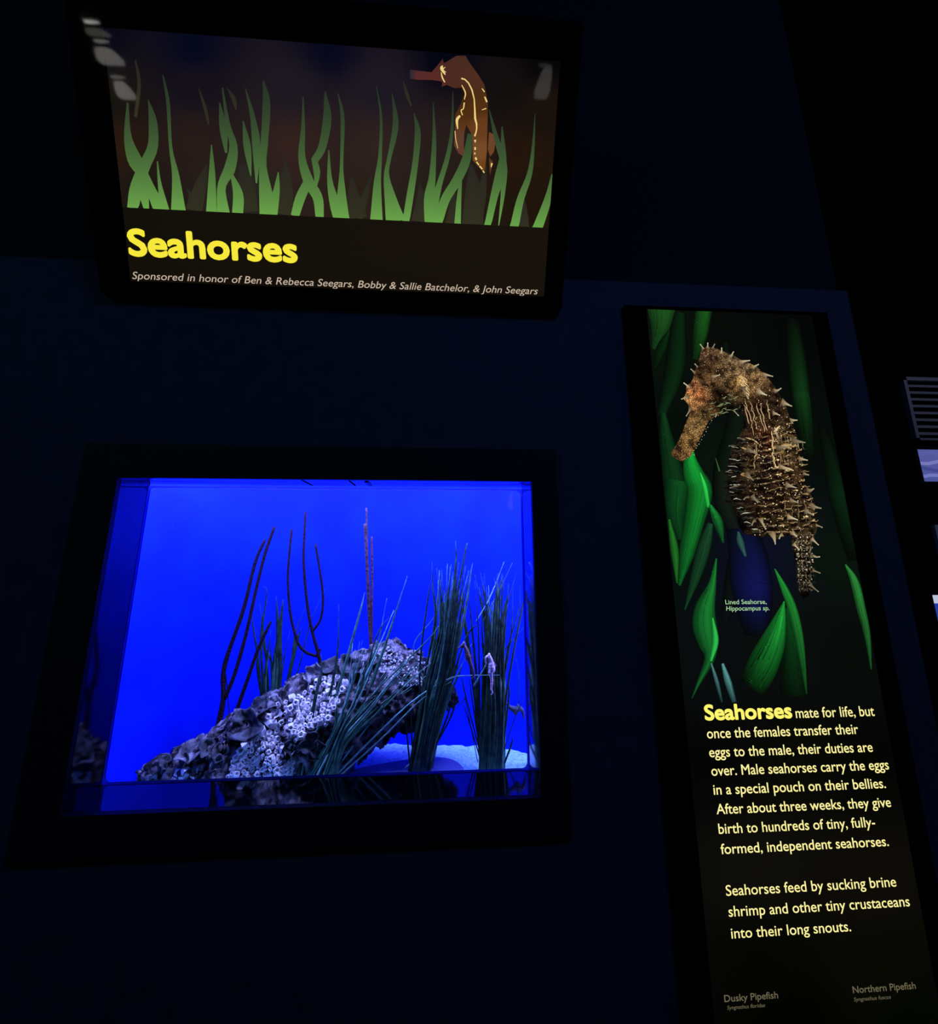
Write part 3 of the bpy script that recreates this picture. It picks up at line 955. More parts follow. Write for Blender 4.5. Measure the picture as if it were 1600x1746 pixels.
green += [Z2(p) for p in (
    [(455, 470, 4), (480, 640, 14), (475, 850, 20), (460, 1000, 40), (455, 1205, 68)], [(540, 510, 4), (560, 680, 32), (525, 860, 22), (510, 960, 30), (535, 1100, 70), (560, 1210, 110)], [(660, 620, 4), (680, 720, 32), (668, 880, 32), (640, 1060, 38), (615, 1215, 38)],
    [(765, 560, 4), (770, 760, 22), (760, 960, 36), (745, 1080, 60), (760, 1225, 85)], [(872, 500, 4), (868, 700, 16), (845, 850, 25), (800, 1000, 30), (765, 1130, 50)], [(965, 730, 25), (945, 870, 48), (890, 990, 50), (830, 1090, 50), (790, 1215, 50)],
    [(915, 980, 14), (905, 1090, 26), (897, 1230, 36)], [(1140, 690, 6), (1145, 850, 36), (1130, 960, 58), (1100, 1060, 42), (1060, 1240, 36)], [(1070, 600, 4), (1110, 760, 28), (1150, 900, 34), (1145, 1050, 24), (1122, 1230, 5)],
    [(1320, 620, 3), (1310, 800, 16), (1290, 950, 28), (1240, 1090, 40), (1205, 1250, 48)], [(1412, 950, 5), (1392, 1080, 38), (1330, 1255, 55)])]
for i, p in enumerate(green):
    top, bot = min(q[1] for q in p), max(q[1] for q in p)

    def gc(y):
        t = min(1, max(0, (y - 140) / 235)) ** 1.7
        return tuple(a + (b - a) * t for a, b in zip((38, 48, 38), (108, 166, 76)))
    k0 = len(mb.v)
    ribbon(mb, SP, p, 0.0006 + 0.00001 * i, gc(300), gc(300), clip=CL)
    for k in range(k0, len(mb.v)):
        v_ = (mb.v[k] - SP.o).dot(SP.v)
        mb.c[k] = lin(gc(375 - 255 * (v_ - VB) / (VT - VB)))
obj('grass_picture', mb, M_PRINT, sign, color=True)
# seahorse picture
Z5 = lambda pts: [(680 + p[0] / 5.714, 80 + p[1] / 5.714) + tuple(v / 5.714 for v in p[2:]) for p in pts]
mb = MB()
patch(mb, SP, Z5([(110, 225), (160, 230), (320, 250), (360, 205), (430, 120), (440, 160), (480, 140), (560, 90), (650, 88), (700, 170), (780, 280), (835, 370), (870, 560), (866, 720), (862, 880), (860, 1000), (850, 1120), (834, 1232), (722, 1105), (718, 950), (715, 860), (660, 760), (640, 830),
                  (634, 960), (640, 1040), (620, 1062), (580, 1035), (540, 960), (548, 820), (552, 660), (600, 570), (640, 460), (615, 400), (545, 405), (470, 372), (420, 390), (425, 340), (330, 325), (170, 322), (112, 312)]), 0.0012,
      Z5([]) or [(700, 128, (40, 44, 52)), (712, 130, (90, 44, 42)), (740, 132, (92, 44, 40)), (765, 115, (78, 42, 36)), (790, 105, (74, 44, 34)), (805, 130, (82, 46, 34)), (790, 170, (70, 40, 18)), (800, 190, (80, 46, 16)), (825, 180, (84, 48, 18)), (820, 215, (108, 62, 28)), (785, 250, (98, 62, 46)), (820, 260, (122, 78, 42)), (825, 285, (112, 66, 24))], step=5)
patch(mb, SP, Z5([(880, 830), (920, 852), (940, 940), (930, 1020), (892, 1070), (868, 1000)]), 0.0012, (112, 68, 40))
patch(mb, SP, Z5([(880, 1080), (918, 1120), (890, 1252)]), 0.0012, (100, 60, 30))
obj('seahorse_picture', mb, M_PRINT, sign, color=True)
mb = MB()
YL, YC = (225, 190, 90), (250, 225, 150)
for p in ([(610, 310, 14), (660, 330, 12), (710, 410, 14), (740, 540, 12), (742, 680, 20), (760, 760, 16), (757, 820, 12), (740, 872, 16)], [(615, 375, 8), (650, 450, 12), (640, 515, 8)], [(640, 545, 14), (630, 605, 10), (608, 620, 10), (622, 668, 10)], [(598, 672, 20), (568, 715, 26), (575, 802, 10)],
          [(548, 820, 7), (556, 900, 7), (576, 990, 5)], [(428, 185, 10), (420, 215, 32), (455, 275, 8)], [(415, 250, 8), (425, 300, 14), (450, 348, 10)], [(455, 200, 5), (425, 225, 14), (462, 250, 5)], [(758, 1122, 12), (782, 1152, 12)], [(788, 1162, 14), (815, 1192, 14)], [(820, 1208, 12), (834, 1228, 12)],
          [(812, 408, 8), (836, 442, 12)], [(838, 488, 14), (860, 540, 16)], [(810, 616, 6), (852, 602, 10)], [(908, 1135, 20), (900, 1175, 6)], [(745, 908, 24), (745, 935, 6)], [(745, 978, 16), (745, 1006, 16)], [(742, 1030, 12), (742, 1050, 12)], [(748, 1078, 20), (758, 1104, 18)]):
    ribbon(mb, SP, Z5(p), 0.0015, YC, YL, n=10)
obj('seahorse_markings', mb, M_PRINT, sign, color=True)
obj('title_lettering', text_mb('Seahorses', SP, (220.5, 434.6), (508.5, 446.8), 46, 0.0015, 0.036), glowing('yellow_letters', lin((255, 240, 62))), sign)
obj('sponsor_lettering', text_mb('Sponsored in honor of Ben & Rebecca Seegars, Bobby & Sallie Batchelor, & John Seegars', SP, (226.5, 475.8), (917, 501.8), 13.2, 0.0015, 0.0, 0.22), glowing('white_letters', lin((205, 185, 165))), sign)
# frame: side rails, top rail and a bottom lip that hides the letters' tails
mb = MB()
VLIP = SP.hit(570, 492.0)[1]


def sbox(m, u0, u1, v0, v1, h0, h1):
    q = [SP.pt(u, v, h) for h in (h0, h1) for u, v in ((u0, v0), (u1, v0), (u1, v1), (u0, v1))]
    m.add(q, [(3, 2, 1, 0), (4, 5, 6, 7), (0, 1, 5, 4), (1, 2, 6, 5), (2, 3, 7, 6), (3, 0, 4, 7)])


sbox(mb, FXL, UL, -0.018, SL + 0.02, -0.004, 0.0022)
sbox(mb, UR, FXR, -0.018, SL + 0.02, -0.004, 0.0022)
sbox(mb, UL, UR, VT, SL + 0.02, -0.004, 0.0022)
sbox(mb, UL, UR, -0.018, VLIP, -0.004, 0.0022)
obj('frame', mb, M_BLACK, sign)
mb = MB()
sbox(mb, FXL, FXR, -0.018, SL + 0.02, 0.0026, 0.0056)
obj('cover_sheet', mb, M_COVER, sign)

# ------------------------------------------------------------------ tall information panel
PYF = -0.016
PP = Plane((0, PYF, 0), (1, 0, 0), (0, 0, 1))
PL0, PR0 = 0.4655, 0.846
panel = thing('information_panel', (0.66, 0.0, 0.62), 'tall backlit information panel with a spiny seahorse photo and pale yellow text', 'sign')
mb = MB()
mb.box((0.418, PYF, 0.60), (0.884, 0.0, 2.002))
obj('housing', mb, M_MATTE, panel)
PT_, PB_ = PP.hit(1230, 532)[1], 0.66
mb = MB()
ctrl = [(1110, 560, (10, 18, 10)), (1250, 560, (8, 10, 8)), (1370, 560, (4, 7, 6)), (1130, 750, (6, 12, 8)), (1220, 800, (10, 18, 13)), (1400, 750, (6, 12, 8)), (1180, 950, (7, 14, 12)), (1280, 950, (12, 14, 34)), (1430, 950, (10, 18, 12)), (1200, 1120, (8, 12, 13)), (1330, 1100, (10, 13, 11)), (1450, 1120, (7, 12, 9)),
        (1200, 1300, (6, 5, 6)), (1350, 1300, (9, 9, 6)), (1500, 1300, (5, 5, 4)), (1300, 1480, (15, 14, 11)), (1480, 1500, (14, 12, 7)), (1300, 1650, (5, 5, 4)), (1500, 1650, (9, 9, 4)), (1350, 1750, (2, 2, 1)), (1550, 1750, (3, 6, 3))]
vs, cs = [], []
NX, NZ = 16, 60
for j in range(NZ + 1):
    for i in range(NX + 1):
        vs.append(PP.pt(PL0 + (PR0 - PL0) * i / NX, PB_ + (PT_ - PB_) * j / NZ, 0.0002))
        p = vs[-1] - CAM
        cs.append(idw((PX + F * p.dot(RIGHT) / p.dot(FWD), PY + F * p.dot(DOWN) / p.dot(FWD)), ctrl))
mb.add(vs, [(j * (NX + 1) + i, j * (NX + 1) + i + 1, (j + 1) * (NX + 1) + i + 1, (j + 1) * (NX + 1) + i) for j in range(NZ) for i in range(NX)], cs)
obj('picture_background', mb, M_PRINT, panel, color=True)
PCL = (PL0, PR0, PB_, PT_)
A = lambda pts: [(1040 + x / 2.857, 480 + y / 2.857, w / 2.857) for x, y, w in pts]
B = lambda pts: [(1040 + x / 2.857, 840 + y / 2.857, w / 2.857) for x, y, w in pts]
BG = (8, 13, 9)
leaves = [
    (A([(340, 150, 60), (318, 420, 100), (250, 660, 40)]), (12, 40, 18), BG, (14, 48, 22), BG),
    (A([(260, 640, 30), (275, 760, 70), (300, 900, 110), (320, 1085, 150), (330, 1200, 120)]), (16, 62, 28), BG, (14, 60, 26), (8, 26, 12)),
    (A([(890, 180, 60), (912, 380, 90), (930, 540, 92)]), BG, BG, (20, 64, 26), BG), (A([(930, 540, 92), (948, 680, 84), (970, 860, 60)]), (20, 64, 26), BG, BG, BG),
    (A([(1030, 700, 40), (1080, 880, 80), (1110, 1020, 100)]), BG, BG, (13, 42, 20), BG), (A([(1110, 1020, 100), (1150, 1180, 100), (1190, 1360, 60)]), (13, 42, 20), BG, BG, BG),
    (A([(460, 120, 80), (440, 260, 70), (415, 380, 30)]), (30, 96, 30), (14, 46, 18), (14, 50, 18), BG),
    (A([(250, 120, 140), (245, 220, 90), (215, 330, 20)]), (34, 92, 34), (30, 84, 30), (22, 66, 26), (18, 50, 20)),
    (A([(290, 240, 10), (250, 330, 50), (215, 430, 12)]), (12, 48, 18), (8, 26, 12), (8, 30, 12), BG),
    (A([(560, 300, 30), (620, 640, 90), (560, 960, 120), (560, 1180, 60)]), (14, 22, 16), BG, (18, 34, 22), BG),
    (A([(515, 860, 4), (545, 960, 14), (562, 1010, 4)]), (66, 108, 54), (22, 40, 24), None, None),
    (B([(330, -60, 130), (320, 100, 100), (345, 230, 40)]), (16, 84, 34), (8, 34, 16), (14, 60, 26), BG),
    (B([(560, -100, 110), (560, 60, 100), (620, 230, 70), (600, 420, 80), (560, 620, 40)]), (24, 34, 24), BG, (12, 18, 22), BG),
    (B([(640, 170, 150), (672, 300, 190), (690, 440, 210)]), (12, 18, 40), BG, (20, 24, 92), (10, 13, 22)), (B([(690, 440, 210), (700, 560, 180), (715, 700, 110)]), (20, 24, 92), (10, 13, 22), BG, BG),
    (B([(625, 190, 10), (635, 240, 36), (660, 310, 12)]), (50, 100, 90), (14, 24, 50), None, None),
    (A([(398, 800, 8), (392, 870, 66), (412, 950, 108), (438, 1020, 124), (412, 1160, 98), (375, 1320, 76), (338, 1480, 16)]), (26, 186, 62), (10, 84, 30), (16, 96, 36), (8, 40, 18)),
    (A([(440, 930, 4), (462, 1000, 24), (480, 1100, 20)]), (60, 255, 100), (26, 180, 60), (40, 220, 80), (20, 140, 50)),
    (B([(488, 60, 16), (525, 140, 50), (552, 245, 12)]), (30, 150, 60), (14, 80, 34), (20, 80, 40), BG),
    (B([(288, 130, 12), (315, 280, 42), (327, 440, 8)]), (36, 124, 38), (14, 50, 20), None, None),
    (B([(490, 150, 30), (460, 260, 66), (420, 400, 54), (365, 570, 8)]), (28, 78, 46), (10, 34, 20), (20, 70, 36), BG),
    (B([(518, 320, 6), (498, 450, 40), (465, 560, 95), (462, 650, 120), (480, 740, 95), (485, 810, 50), (430, 930, 18), (400, 1000, 4)]), (28, 140, 52), (14, 70, 30), (22, 100, 44), (10, 40, 20)),
    (B([(500, 610, 10), (514, 720, 32), (492, 820, 12)]), (50, 210, 84), (20, 120, 46), None, None),
    (B([(493, 830, 8), (520, 920, 22), (545, 1020, 12)]), (92, 150, 150), (14, 30, 30), (30, 60, 62), BG),
    (B([(548, 832, 14), (575, 920, 36), (605, 1020, 26)]), (104, 180, 176), (20, 50, 50), (40, 80, 84), BG),
    (B([(860, 560, 10), (880, 700, 76), (890, 830, 115), (895, 990, 130)]), (14, 76, 28), (8, 36, 16), (8, 26, 12), BG),
    (B([(848, 530, 6), (822, 640, 72), (790, 740, 118), (740, 850, 140), (690, 950, 120)]), (34, 176, 62), (20, 120, 44), (8, 24, 11), BG),
    (B([(803, 372, 6), (850, 470, 36), (890, 570, 46), (920, 700, 44), (942, 850, 26), (957, 980, 6)]), (40, 170, 60), (20, 110, 40), (24, 84, 36), (12, 50, 22)),
    (B([(1146, 350, 8), (1190, 430, 42), (1222, 560, 46), (1252, 690, 34), (1272, 860, 8)]), (52, 160, 66), (24, 96, 38), (30, 90, 40), BG),
]
mb = MB()
for i, (p, a, b, c, d) in enumerate(leaves):
    dim = lambda q, f: tuple(v * f for v in q) if q else q
    ribbon(mb, PP, p, 0.0004 + 0.00003 * i, dim(a, .92), dim(b, .62), dim(c, .85), dim(d, .6), clip=PCL, n=22, lop=.33)
    wmax = max(q[2] for q in p)
    if wmax > 12 and a[1] > 60 and a[1] > a[2]:
        rs = random.Random(i)
        for k in range(int(wmax / 2.2)):
            f = rs.uniform(-.85, .85)
            fine = smooth_path(p, 12)
            st = [(q[0] + f * q[2] / 2, q[1], rs.uniform(.4, 1.3)) for q in fine[rs.randrange(0, 5):13 - rs.randrange(0, 5)]]
            g = rs.uniform(.72, 1.08) * (1 - .42 * abs(f - .3))
            if len(st) > 1:
                ribbon(mb, PP, st, 0.0004 + 0.00003 * i + 0.00001, dim(a, g), dim(a, g * .92), dim(c, g), dim(c, g * .92), clip=PCL, n=14)
        for k in range(int(wmax * .9)):
            t = rs.random()
            q0 = p[min(int(t * (len(p) - 1)), len(p) - 2)]
            q1 = p[min(int(t * (len(p) - 1)), len(p) - 2) + 1]
            u, f = rs.random(), rs.uniform(-.7, .8)
            x, y, w = (m + (n - m) * u for m, n in zip(q0, q1))
            if y < 536:
                continue
            disc(mb, PP, x + f * w / 2, y, rs.uniform(.4, 1.0), 0.0004 + 0.00003 * i + 0.00002, dim(a, rs.uniform(.8, 1.25) * (1 - .5 * t)), 5)
obj('leaf_picture', mb, M_PRINT, panel, color=True)

# the spiny seahorse of the photograph on the panel
S6 = lambda x, y: (1120 + x / 5.0, 560 + y / 5.0)
S7 = lambda x, y: (1200 + x / 6.6667, 820 + y / 6.6667)
outline = [S6(*p) for p in ((375, 175), (420, 160), (480, 165), (560, 195), (640, 225), (720, 275), (780, 295), (850, 330), (900, 385), (950, 430), (1010, 510), (1060, 600), (1100, 670), (1130, 770), (1160, 850), (1200, 950), (1205, 1050), (1225, 1120), (1235, 1200), (1255, 1260), (1265, 1340), (1290, 1400))]
outline += [S7(*p) for p in ((1200, 120), (1260, 280), (1250, 400), (1290, 520), (1250, 640), (1230, 700), (1225, 820), (1225, 950), (1215, 1080), (1200, 1180), (1190, 1300), (1130, 1340), (1080, 1250), (1050, 1120), (1050, 1000), (1020, 840), (990, 700), (1010, 620), (900, 620), (850, 660), (800, 660), (740, 610), (660, 640), (560, 625), (450, 600), (390, 500), (360, 380), (310, 220), (290, 90))]
outline += [S6(*p) for p in ((600, 1420), (600, 1330), (600, 1210), (615, 1120), (640, 1000), (690, 930), (735, 850), (745, 760), (700, 720), (690, 640), (640, 690), (570, 735), (500, 750), (440, 790), (390, 890), (350, 970), (285, 1095), (210, 1135), (150, 1110), (112, 1070), (165, 995), (215, 890), (240, 820), (285, 720), (265, 650), (225, 600), (245, 560), (250, 500), (300, 450), (320, 380), (335, 310), (370, 230))]
bodyc = [(1168, 756, (150, 118, 74)), (1150, 776, (112, 84, 56)), (1185, 725, (158, 128, 84)), (1200, 705, (80, 66, 40)), (1186, 672, (220, 140, 92)), (1178, 680, (230, 170, 110)), (1212, 610, (108, 82, 62)), (1195, 625, (60, 44, 32)), (1230, 640, (120, 98, 68)), (1205, 655, (118, 92, 64)), (1225, 670, (70, 58, 40)), (1250, 615, (132, 112, 86)), (1268, 632, (150, 126, 96)), (1265, 650, (205, 165, 106)),
         (1235, 690, (44, 50, 34)), (1255, 700, (20, 30, 26)), (1262, 720, (18, 15, 30)), (1290, 690, (96, 56, 44)), (1300, 740, (150, 92, 62)), (1318, 690, (90, 70, 54)), (1340, 720, (110, 88, 62)), (1285, 770, (150, 112, 80)), (1310, 760, (140, 72, 44)), (1335, 765, (206, 168, 108)), (1350, 780, (150, 118, 80)),
         (1260, 760, (40, 44, 36)), (1255, 800, (20, 26, 24)), (1280, 800, (150, 122, 88)), (1305, 790, (44, 28, 40)), (1340, 800, (150, 104, 68)), (1245, 830, (22, 28, 26)), (1300, 825, (66, 50, 42)), (1345, 830, (112, 78, 54)), (1370, 850, (120, 98, 70)), (1270, 850, (70, 52, 36)), (1320, 860, (90, 64, 44)), (1260, 890, (10, 18, 20)),
         (1300, 890, (80, 62, 40)), (1350, 885, (110, 88, 56)), (1385, 870, (150, 122, 84)), (1370, 910, (120, 98, 66)), (1372, 950, (150, 138, 116)), (1355, 950, (60, 50, 44)), (1372, 990, (116, 108, 92)), (1375, 1018, (18, 18, 16))]
mb = MB()
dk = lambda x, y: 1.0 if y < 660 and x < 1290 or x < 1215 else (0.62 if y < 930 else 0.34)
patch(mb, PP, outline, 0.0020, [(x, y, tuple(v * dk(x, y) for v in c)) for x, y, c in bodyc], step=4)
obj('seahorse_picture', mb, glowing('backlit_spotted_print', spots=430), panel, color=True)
# bony rings, rows of dots and thorns of the same picture
mb = MB()
CR, CB, TAN = (250, 225, 165), (200, 165, 110), (150, 112, 74)
rp = random.Random(3)


def dimc(c, f):
    return tuple(v * f for v in c)


def wig(x0, y0, x1, y1, w, c0, c1, amp=1.5, h=0.0025):
    n = max(3, int(math.hypot(x1 - x0, y1 - y0) / 5))
    pts = [(x0 + (x1 - x0) * t / n + rp.uniform(-amp, amp), y0 + (y1 - y0) * t / n + rp.uniform(-amp, amp), w * (0.3 if t in (0, n) else rp.uniform(.6, 1.3))) for t in range(n + 1)]
    ribbon(mb, PP, pts, h, c0, c1, n=n * 3)


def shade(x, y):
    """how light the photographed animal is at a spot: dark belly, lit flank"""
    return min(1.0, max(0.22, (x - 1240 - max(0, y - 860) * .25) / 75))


# bony rings over the trunk
for k in range(15):
    t = k / 14
    yl = 748 + 158 * t
    xl = 1258 - 14 * min(1, t * 3) + (9 * (k - 9) if k > 9 else 0)
    xr = 1348 + 40 * t
    yr = yl - 26 + 8 * t
    for q in range(30):
        u = q / 29
        x, y = xl + (xr - xl) * u, yl + (yr - yl) * u + 9 * math.sin(PI * u)
        if rp.random() < 0.55:
            f = shade(x, y) * rp.uniform(.35, 1.05)
            disc(mb, PP, x + rp.uniform(-2, 2), y + rp.uniform(-2.6, 2.6), rp.uniform(.5, 1.5), 0.0026, tuple(v * f for v in CR), 6, rp.uniform(.8, 1.8))
    for q in range(7):
        u = (q + rp.uniform(-.2, .2)) / 6
        x, y = xl + (xr - xl) * u, yl + (yr - yl) * u + 9 * math.sin(PI * u)
        f = shade(x, y)
        wig(x - 5, y + 1, x + rp.uniform(4, 9), y + rp.uniform(-2, 2), rp.uniform(1.2, 2.6), tuple(v * f * .9 for v in CB), tuple(v * f * .5 for v in TAN))
        wig(x - 7, y + 5, x + 8, y + 4.4, rp.uniform(2.5, 5), (9, 6, 7), (30, 20, 16), 2.2)
# vertical seams of the upper trunk and its lit flank
for x0, y0, x1, y1 in ((1270, 682, 1286, 742), (1278, 684, 1290, 735), (1289, 688, 1303, 738), (1296, 690, 1307, 736), (1306, 686, 1312, 716), (1268, 690, 1276, 724)):
    wig(x0, y0, x1, y1, 1.7, tuple(v * .8 for v in CR), (110, 70, 50))
for k in range(9):
    x = 1318 + 6.0 * k
    wig(x, 732 + 3 * k + rp.uniform(-5, 5), x + 3, 752 + 2 * k + rp.uniform(-4, 4), 1.3, dimc(CR, rp.uniform(.5, .9)), (90, 66, 46), 1.8)
    wig(x, 772 + 1.2 * k + rp.uniform(-5, 5), x + 1, 794 + rp.uniform(-8, 4), 1.4, dimc(CB, rp.uniform(.6, 1)), (80, 56, 40), 1.8)
    if k % 2:
        wig(x + 12, 850 + 1.4 * k + rp.uniform(-4, 4), x + 15, 880 + k, 1.3, dimc(CB, rp.uniform(.5, .9)), (70, 50, 36), 2)
wig(1316, 764, 1356, 758, 6, CB, TAN); wig(1318, 738, 1330, 726, 3.4, CR, TAN); wig(1320, 795, 1350, 801, 3.6, CR, TAN); wig(1262, 764, 1290, 772, 4, CB, TAN); wig(1262, 808, 1282, 816, 5, CB, TAN)
wig(1316, 736, 1318, 770, 2.4, CR, TAN); wig(1316, 772, 1322, 798, 2.4, CR, TAN); wig(1272, 745, 1292, 757, 2.4, CR, TAN); wig(1290, 758, 1284, 800, 2, CB, TAN)
# loops on the shaded belly
for x, y, l in ((1256, 748, 14), (1246, 762, 12), (1243, 784, 20), (1241, 796, 16), (1238, 804, 9), (1244, 828, 20), (1242, 838, 9), (1250, 851, 12), (1262, 877, 18), (1268, 890, 12), (1246, 815, 8), (1280, 902, 12), (1256, 866, 10)):
    wig(x, y, x + l, y + rp.uniform(-3, 2), 1.8, (200, 205, 180), (80, 86, 76), 1.2)
    wig(x + 2, y + 6, x + l + 6, y + 7, 1.0, (70, 80, 74), (26, 34, 32), 1.4)
# frills under the cheek and jaw
for k in range(22):
    x, y = rp.uniform(1208, 1258), rp.uniform(668, 708)
    if y > 668 + (1262 - x) * .2:
        wig(x, y, x + rp.uniform(5, 12), y + rp.uniform(-5, 3), 1.3, (150, 168, 120), (46, 58, 42), 1.2)
for k in range(10):
    wig(1262 + rp.uniform(-6, 6), 640 + k * 3, 1274 + rp.uniform(-2, 4), 650 + k * 3.4, 1.8, CR, TAN)
# tail lattice
for j in range(17):
    y = 915 + j * 5.6
    w = 30 - 9 * j / 16
    cx = 1369 + 4 * j / 16
    for q in range(7):
        if rp.random() < .88:
            disc(mb, PP, cx - w / 2 + w * q / 6 + rp.uniform(-1.6, 1.6), y + rp.uniform(-2, 2), rp.uniform(.6, 1.7), 0.0026, dimc((250, 235, 200), (1 - .4 * j / 16) * rp.uniform(.4, 1)), 6)
for q in range(4):
    for k in range(9):
        t = k / 8
        wig(1357 + 8 * q + 5 * t - 2 * q * t, 908 + 94 * t, 1358 + 8 * q + 5 * t - 2 * q * t, 917 + 92 * t, rp.uniform(1, 2.2), dimc((215, 190, 145), (1 - .4 * t) * rp.uniform(.4, 1)), (50, 40, 30), 1.2)
        wig(1358 + 7.4 * q + 5 * t, 911 + 93 * t, 1365 + 7 * q + 4 * t, 912 + 93 * t, 1.4, dimc((215, 190, 145), (1 - .5 * t) * rp.uniform(.3, .9)), (40, 32, 26), .8)
# glints over head and snout
for _ in range(420):
    x, y = rp.uniform(1142, 1300), rp.uniform(590, 785)
    if inside((x, y), outline):
        disc(mb, PP, x, y, rp.uniform(.35, .9), 0.0026, dimc((235, 195, 135), rp.uniform(.5, 1)), 5)
for _ in range(360):
    x, y = rp.uniform(1285, 1398), rp.uniform(660, 930)
    if inside((x, y), outline):
        disc(mb, PP, x, y, rp.uniform(.4, 1.2), 0.0026, dimc((245, 225, 180), rp.uniform(.6, 1)), 5)
for k in range(16):
    t = k / 15
    disc(mb, PP, 1216 - 34 * t + rp.uniform(-2, 1), 712 + 62 * t + rp.uniform(-2, 2), rp.uniform(.5, 1.0), 0.0027, dimc((235, 225, 170), rp.uniform(.4, .9)), 6)


def thorn(tip, base, w, c0, c1, h=0.0030):
    f = shade(*tip) if tip[1] > 735 else 1.0
    f = rp.uniform(.6, .95) * (f + 1) / 2
    bend = rp.uniform(-1.5, 1.5)
    b = (base[0] * .85 + tip[0] * .15, base[1] * .85 + tip[1] * .15)
    ribbon(mb, PP, [(b[0], b[1], w * .9), (b[0] * .55 + tip[0] * .45 + bend, b[1] * .55 + tip[1] * .45 + bend, w * .36), (tip[0], tip[1], 1.2)], h, tuple(v * f * .95 for v in c1), tuple(v * f * .42 for v in c1),
           tuple(v * f for v in c0), tuple(v * f * .8 for v in c0), n=9, lop=.33)
    disc(mb, PP, tip[0], tip[1], 1.1, h + .0001, tuple(v * f for v in c0), 6)


W = (255, 240, 195)
for tp, bs, w in (((368, 142), (400, 190), 40), ((430, 130), (430, 180), 34), ((488, 140), (465, 190), 36), ((548, 172), (540, 230), 40), ((648, 205), (610, 260), 50), ((785, 278), (690, 300), 60), ((860, 312), (800, 350), 50), ((980, 412), (880, 400), 70), ((1052, 515), (980, 540), 50), ((1142, 665), (1040, 620), 80), ((1188, 785), (1120, 790), 60),
                  ((1256, 975), (1120, 960), 90), ((1275, 1125), (1190, 1110), 60), ((1286, 1250), (1230, 1230), 46), ((1330, 1368), (1260, 1380), 50), ((228, 470), (290, 520), 40), ((208, 605), (280, 580), 50), ((248, 748), (290, 660), 40), ((288, 352), (330, 390), 36), ((322, 308), (350, 340), 30), ((690, 745), (640, 690), 26), ((495, 755), (500, 715), 40),
                  ((1155, 1212), (1010, 1170), 60), ((815, 1295), (740, 1220), 70), ((930, 572), (830, 520), 80), ((1040, 742), (970, 720), 60), ((850, 1075), (740, 1020), 80), ((870, 1480), (790, 1430), 70), ((1180, 1360), (1080, 1330), 70), ((770, 600), (720, 480), 60), ((530, 400), (450, 420), 50), ((690, 935), (760, 940), 30), ((612, 1005), (680, 1010), 26), ((585, 1222), (650, 1225), 30), ((620, 1360), (700, 1340), 26),
                  ((1120, 1010), (990, 1020), 70), ((1000, 850), (1040, 960), 40)):
    thorn(S6(*tp), S6(*bs), w / 5.0, W, (170, 130, 84))
for tp, bs, w in (((1240, 92), (1170, 120), 60), ((1322, 312), (1180, 270), 90), ((1335, 528), (1250, 500), 50), ((1292, 726), (1200, 640), 80), ((1306, 862), (1220, 850), 40), ((1310, 1045), (1210, 1010), 46), ((1290, 1255), (1190, 1170), 40), ((805, 716), (760, 560), 110), ((695, 548), (630, 400), 90), ((1045, 632), (980, 570), 80), ((605, 246), (530, 150), 90), ((1062, 245), (950, 210), 80),
                  ((1238, 392), (1120, 330), 100), ((1055, 442), (920, 400), 90), ((850, 655), (900, 600), 60), ((1040, 80), (900, 40), 90), ((540, 500), (590, 440), 50), ((450, 210), (520, 180), 40), ((1075, 780), (1000, 700), 70)):
    thorn(S7(*tp), S7(*bs), w / 6.667, W, (190, 150, 100))
obj('seahorse_spines', mb, M_PRINT, panel, color=True)

H = 0.0032
M_TXT = glowing('pale_yellow_letters', lin((255, 244, 160)))
M_TIT = glowing('lemon_letters', lin((255, 246, 110)))
M_CAP = glowing('mint_letters', lin((176, 226, 170)))
M_DIM = glowing('dim_letters', lin((104, 98, 72)))
obj('title_lettering', text_mb('Seahorses', PP, (1201, 1226.3), (1350, 1222.6), 26.5, H, 0.036), M_TIT, panel)
LN = [('mate for life, but', (1356, 1223.4), (1490, 1219.4)), ('once the females transfer their', (1204.9, 1258.1), (1462.5, 1249.9)), ('eggs to the male, their duties are', (1208.7, 1289.8), (1486.9, 1280.5)), ('over. Male seahorses carry the eggs', (1212.3, 1321.3), (1514.3, 1310.5)),
      ('in a special pouch on their bellies.', (1216, 1353.6), (1509, 1342)), ('After about three weeks, they give', (1221, 1386.8), (1517.8, 1374)), ('birth to hundreds of tiny, fully-', (1224.6, 1420.6), (1490.8, 1407.4)), ('formed, independent seahorses.', (1228.4, 1455), (1513.7, 1440))]
obj('paragraph_lettering', merge([text_mb(t, PP, a, b, 18.4, H, 0.008) for t, a, b in LN]), M_TXT, panel)
LN = [('Seahorses feed by sucking brine', (1237.2, 1525.8), (1526.6, 1509)), ('shrimp and other tiny crustaceans', (1241.6, 1561.6), (1549.5, 1542)), ('into their long snouts.', (1246, 1597.8), (1449.6, 1585.3))]
obj('paragraph_lettering', merge([text_mb(t, PP, a, b, 19.2, H, 0.006) for t, a, b in LN]), M_TXT, panel)
obj('caption_lettering', merge([text_mb('Lined Seahorse,', PP, (1236, 1029.6), (1306, 1029.8), 8.2, H), text_mb('Hippocampus sp.', PP, (1237.2, 1040.6), (1310.7, 1040.4), 8.2, H, 0, .15)]), M_CAP, panel)
LN = ([text_mb('Dusky Pipefish', PP, (1234, 1705), (1325.4, 1699.7), 12.5, H, .01), text_mb('Syngnathus floridae', PP, (1238.7, 1718.5), (1303, 1714), 7, H, 0, .2)], [
                                text_mb('Northern Pipefish', PP, (1452.6, 1690.3), (1559.5, 1683.5), 12.5, H, .01), text_mb('Syngnathus fuscus', PP, (1454, 1704), (1517.2, 1700.5), 7, H, 0, .2)])
for q in LN:
    obj('species_lettering', merge(q), M_DIM, panel)

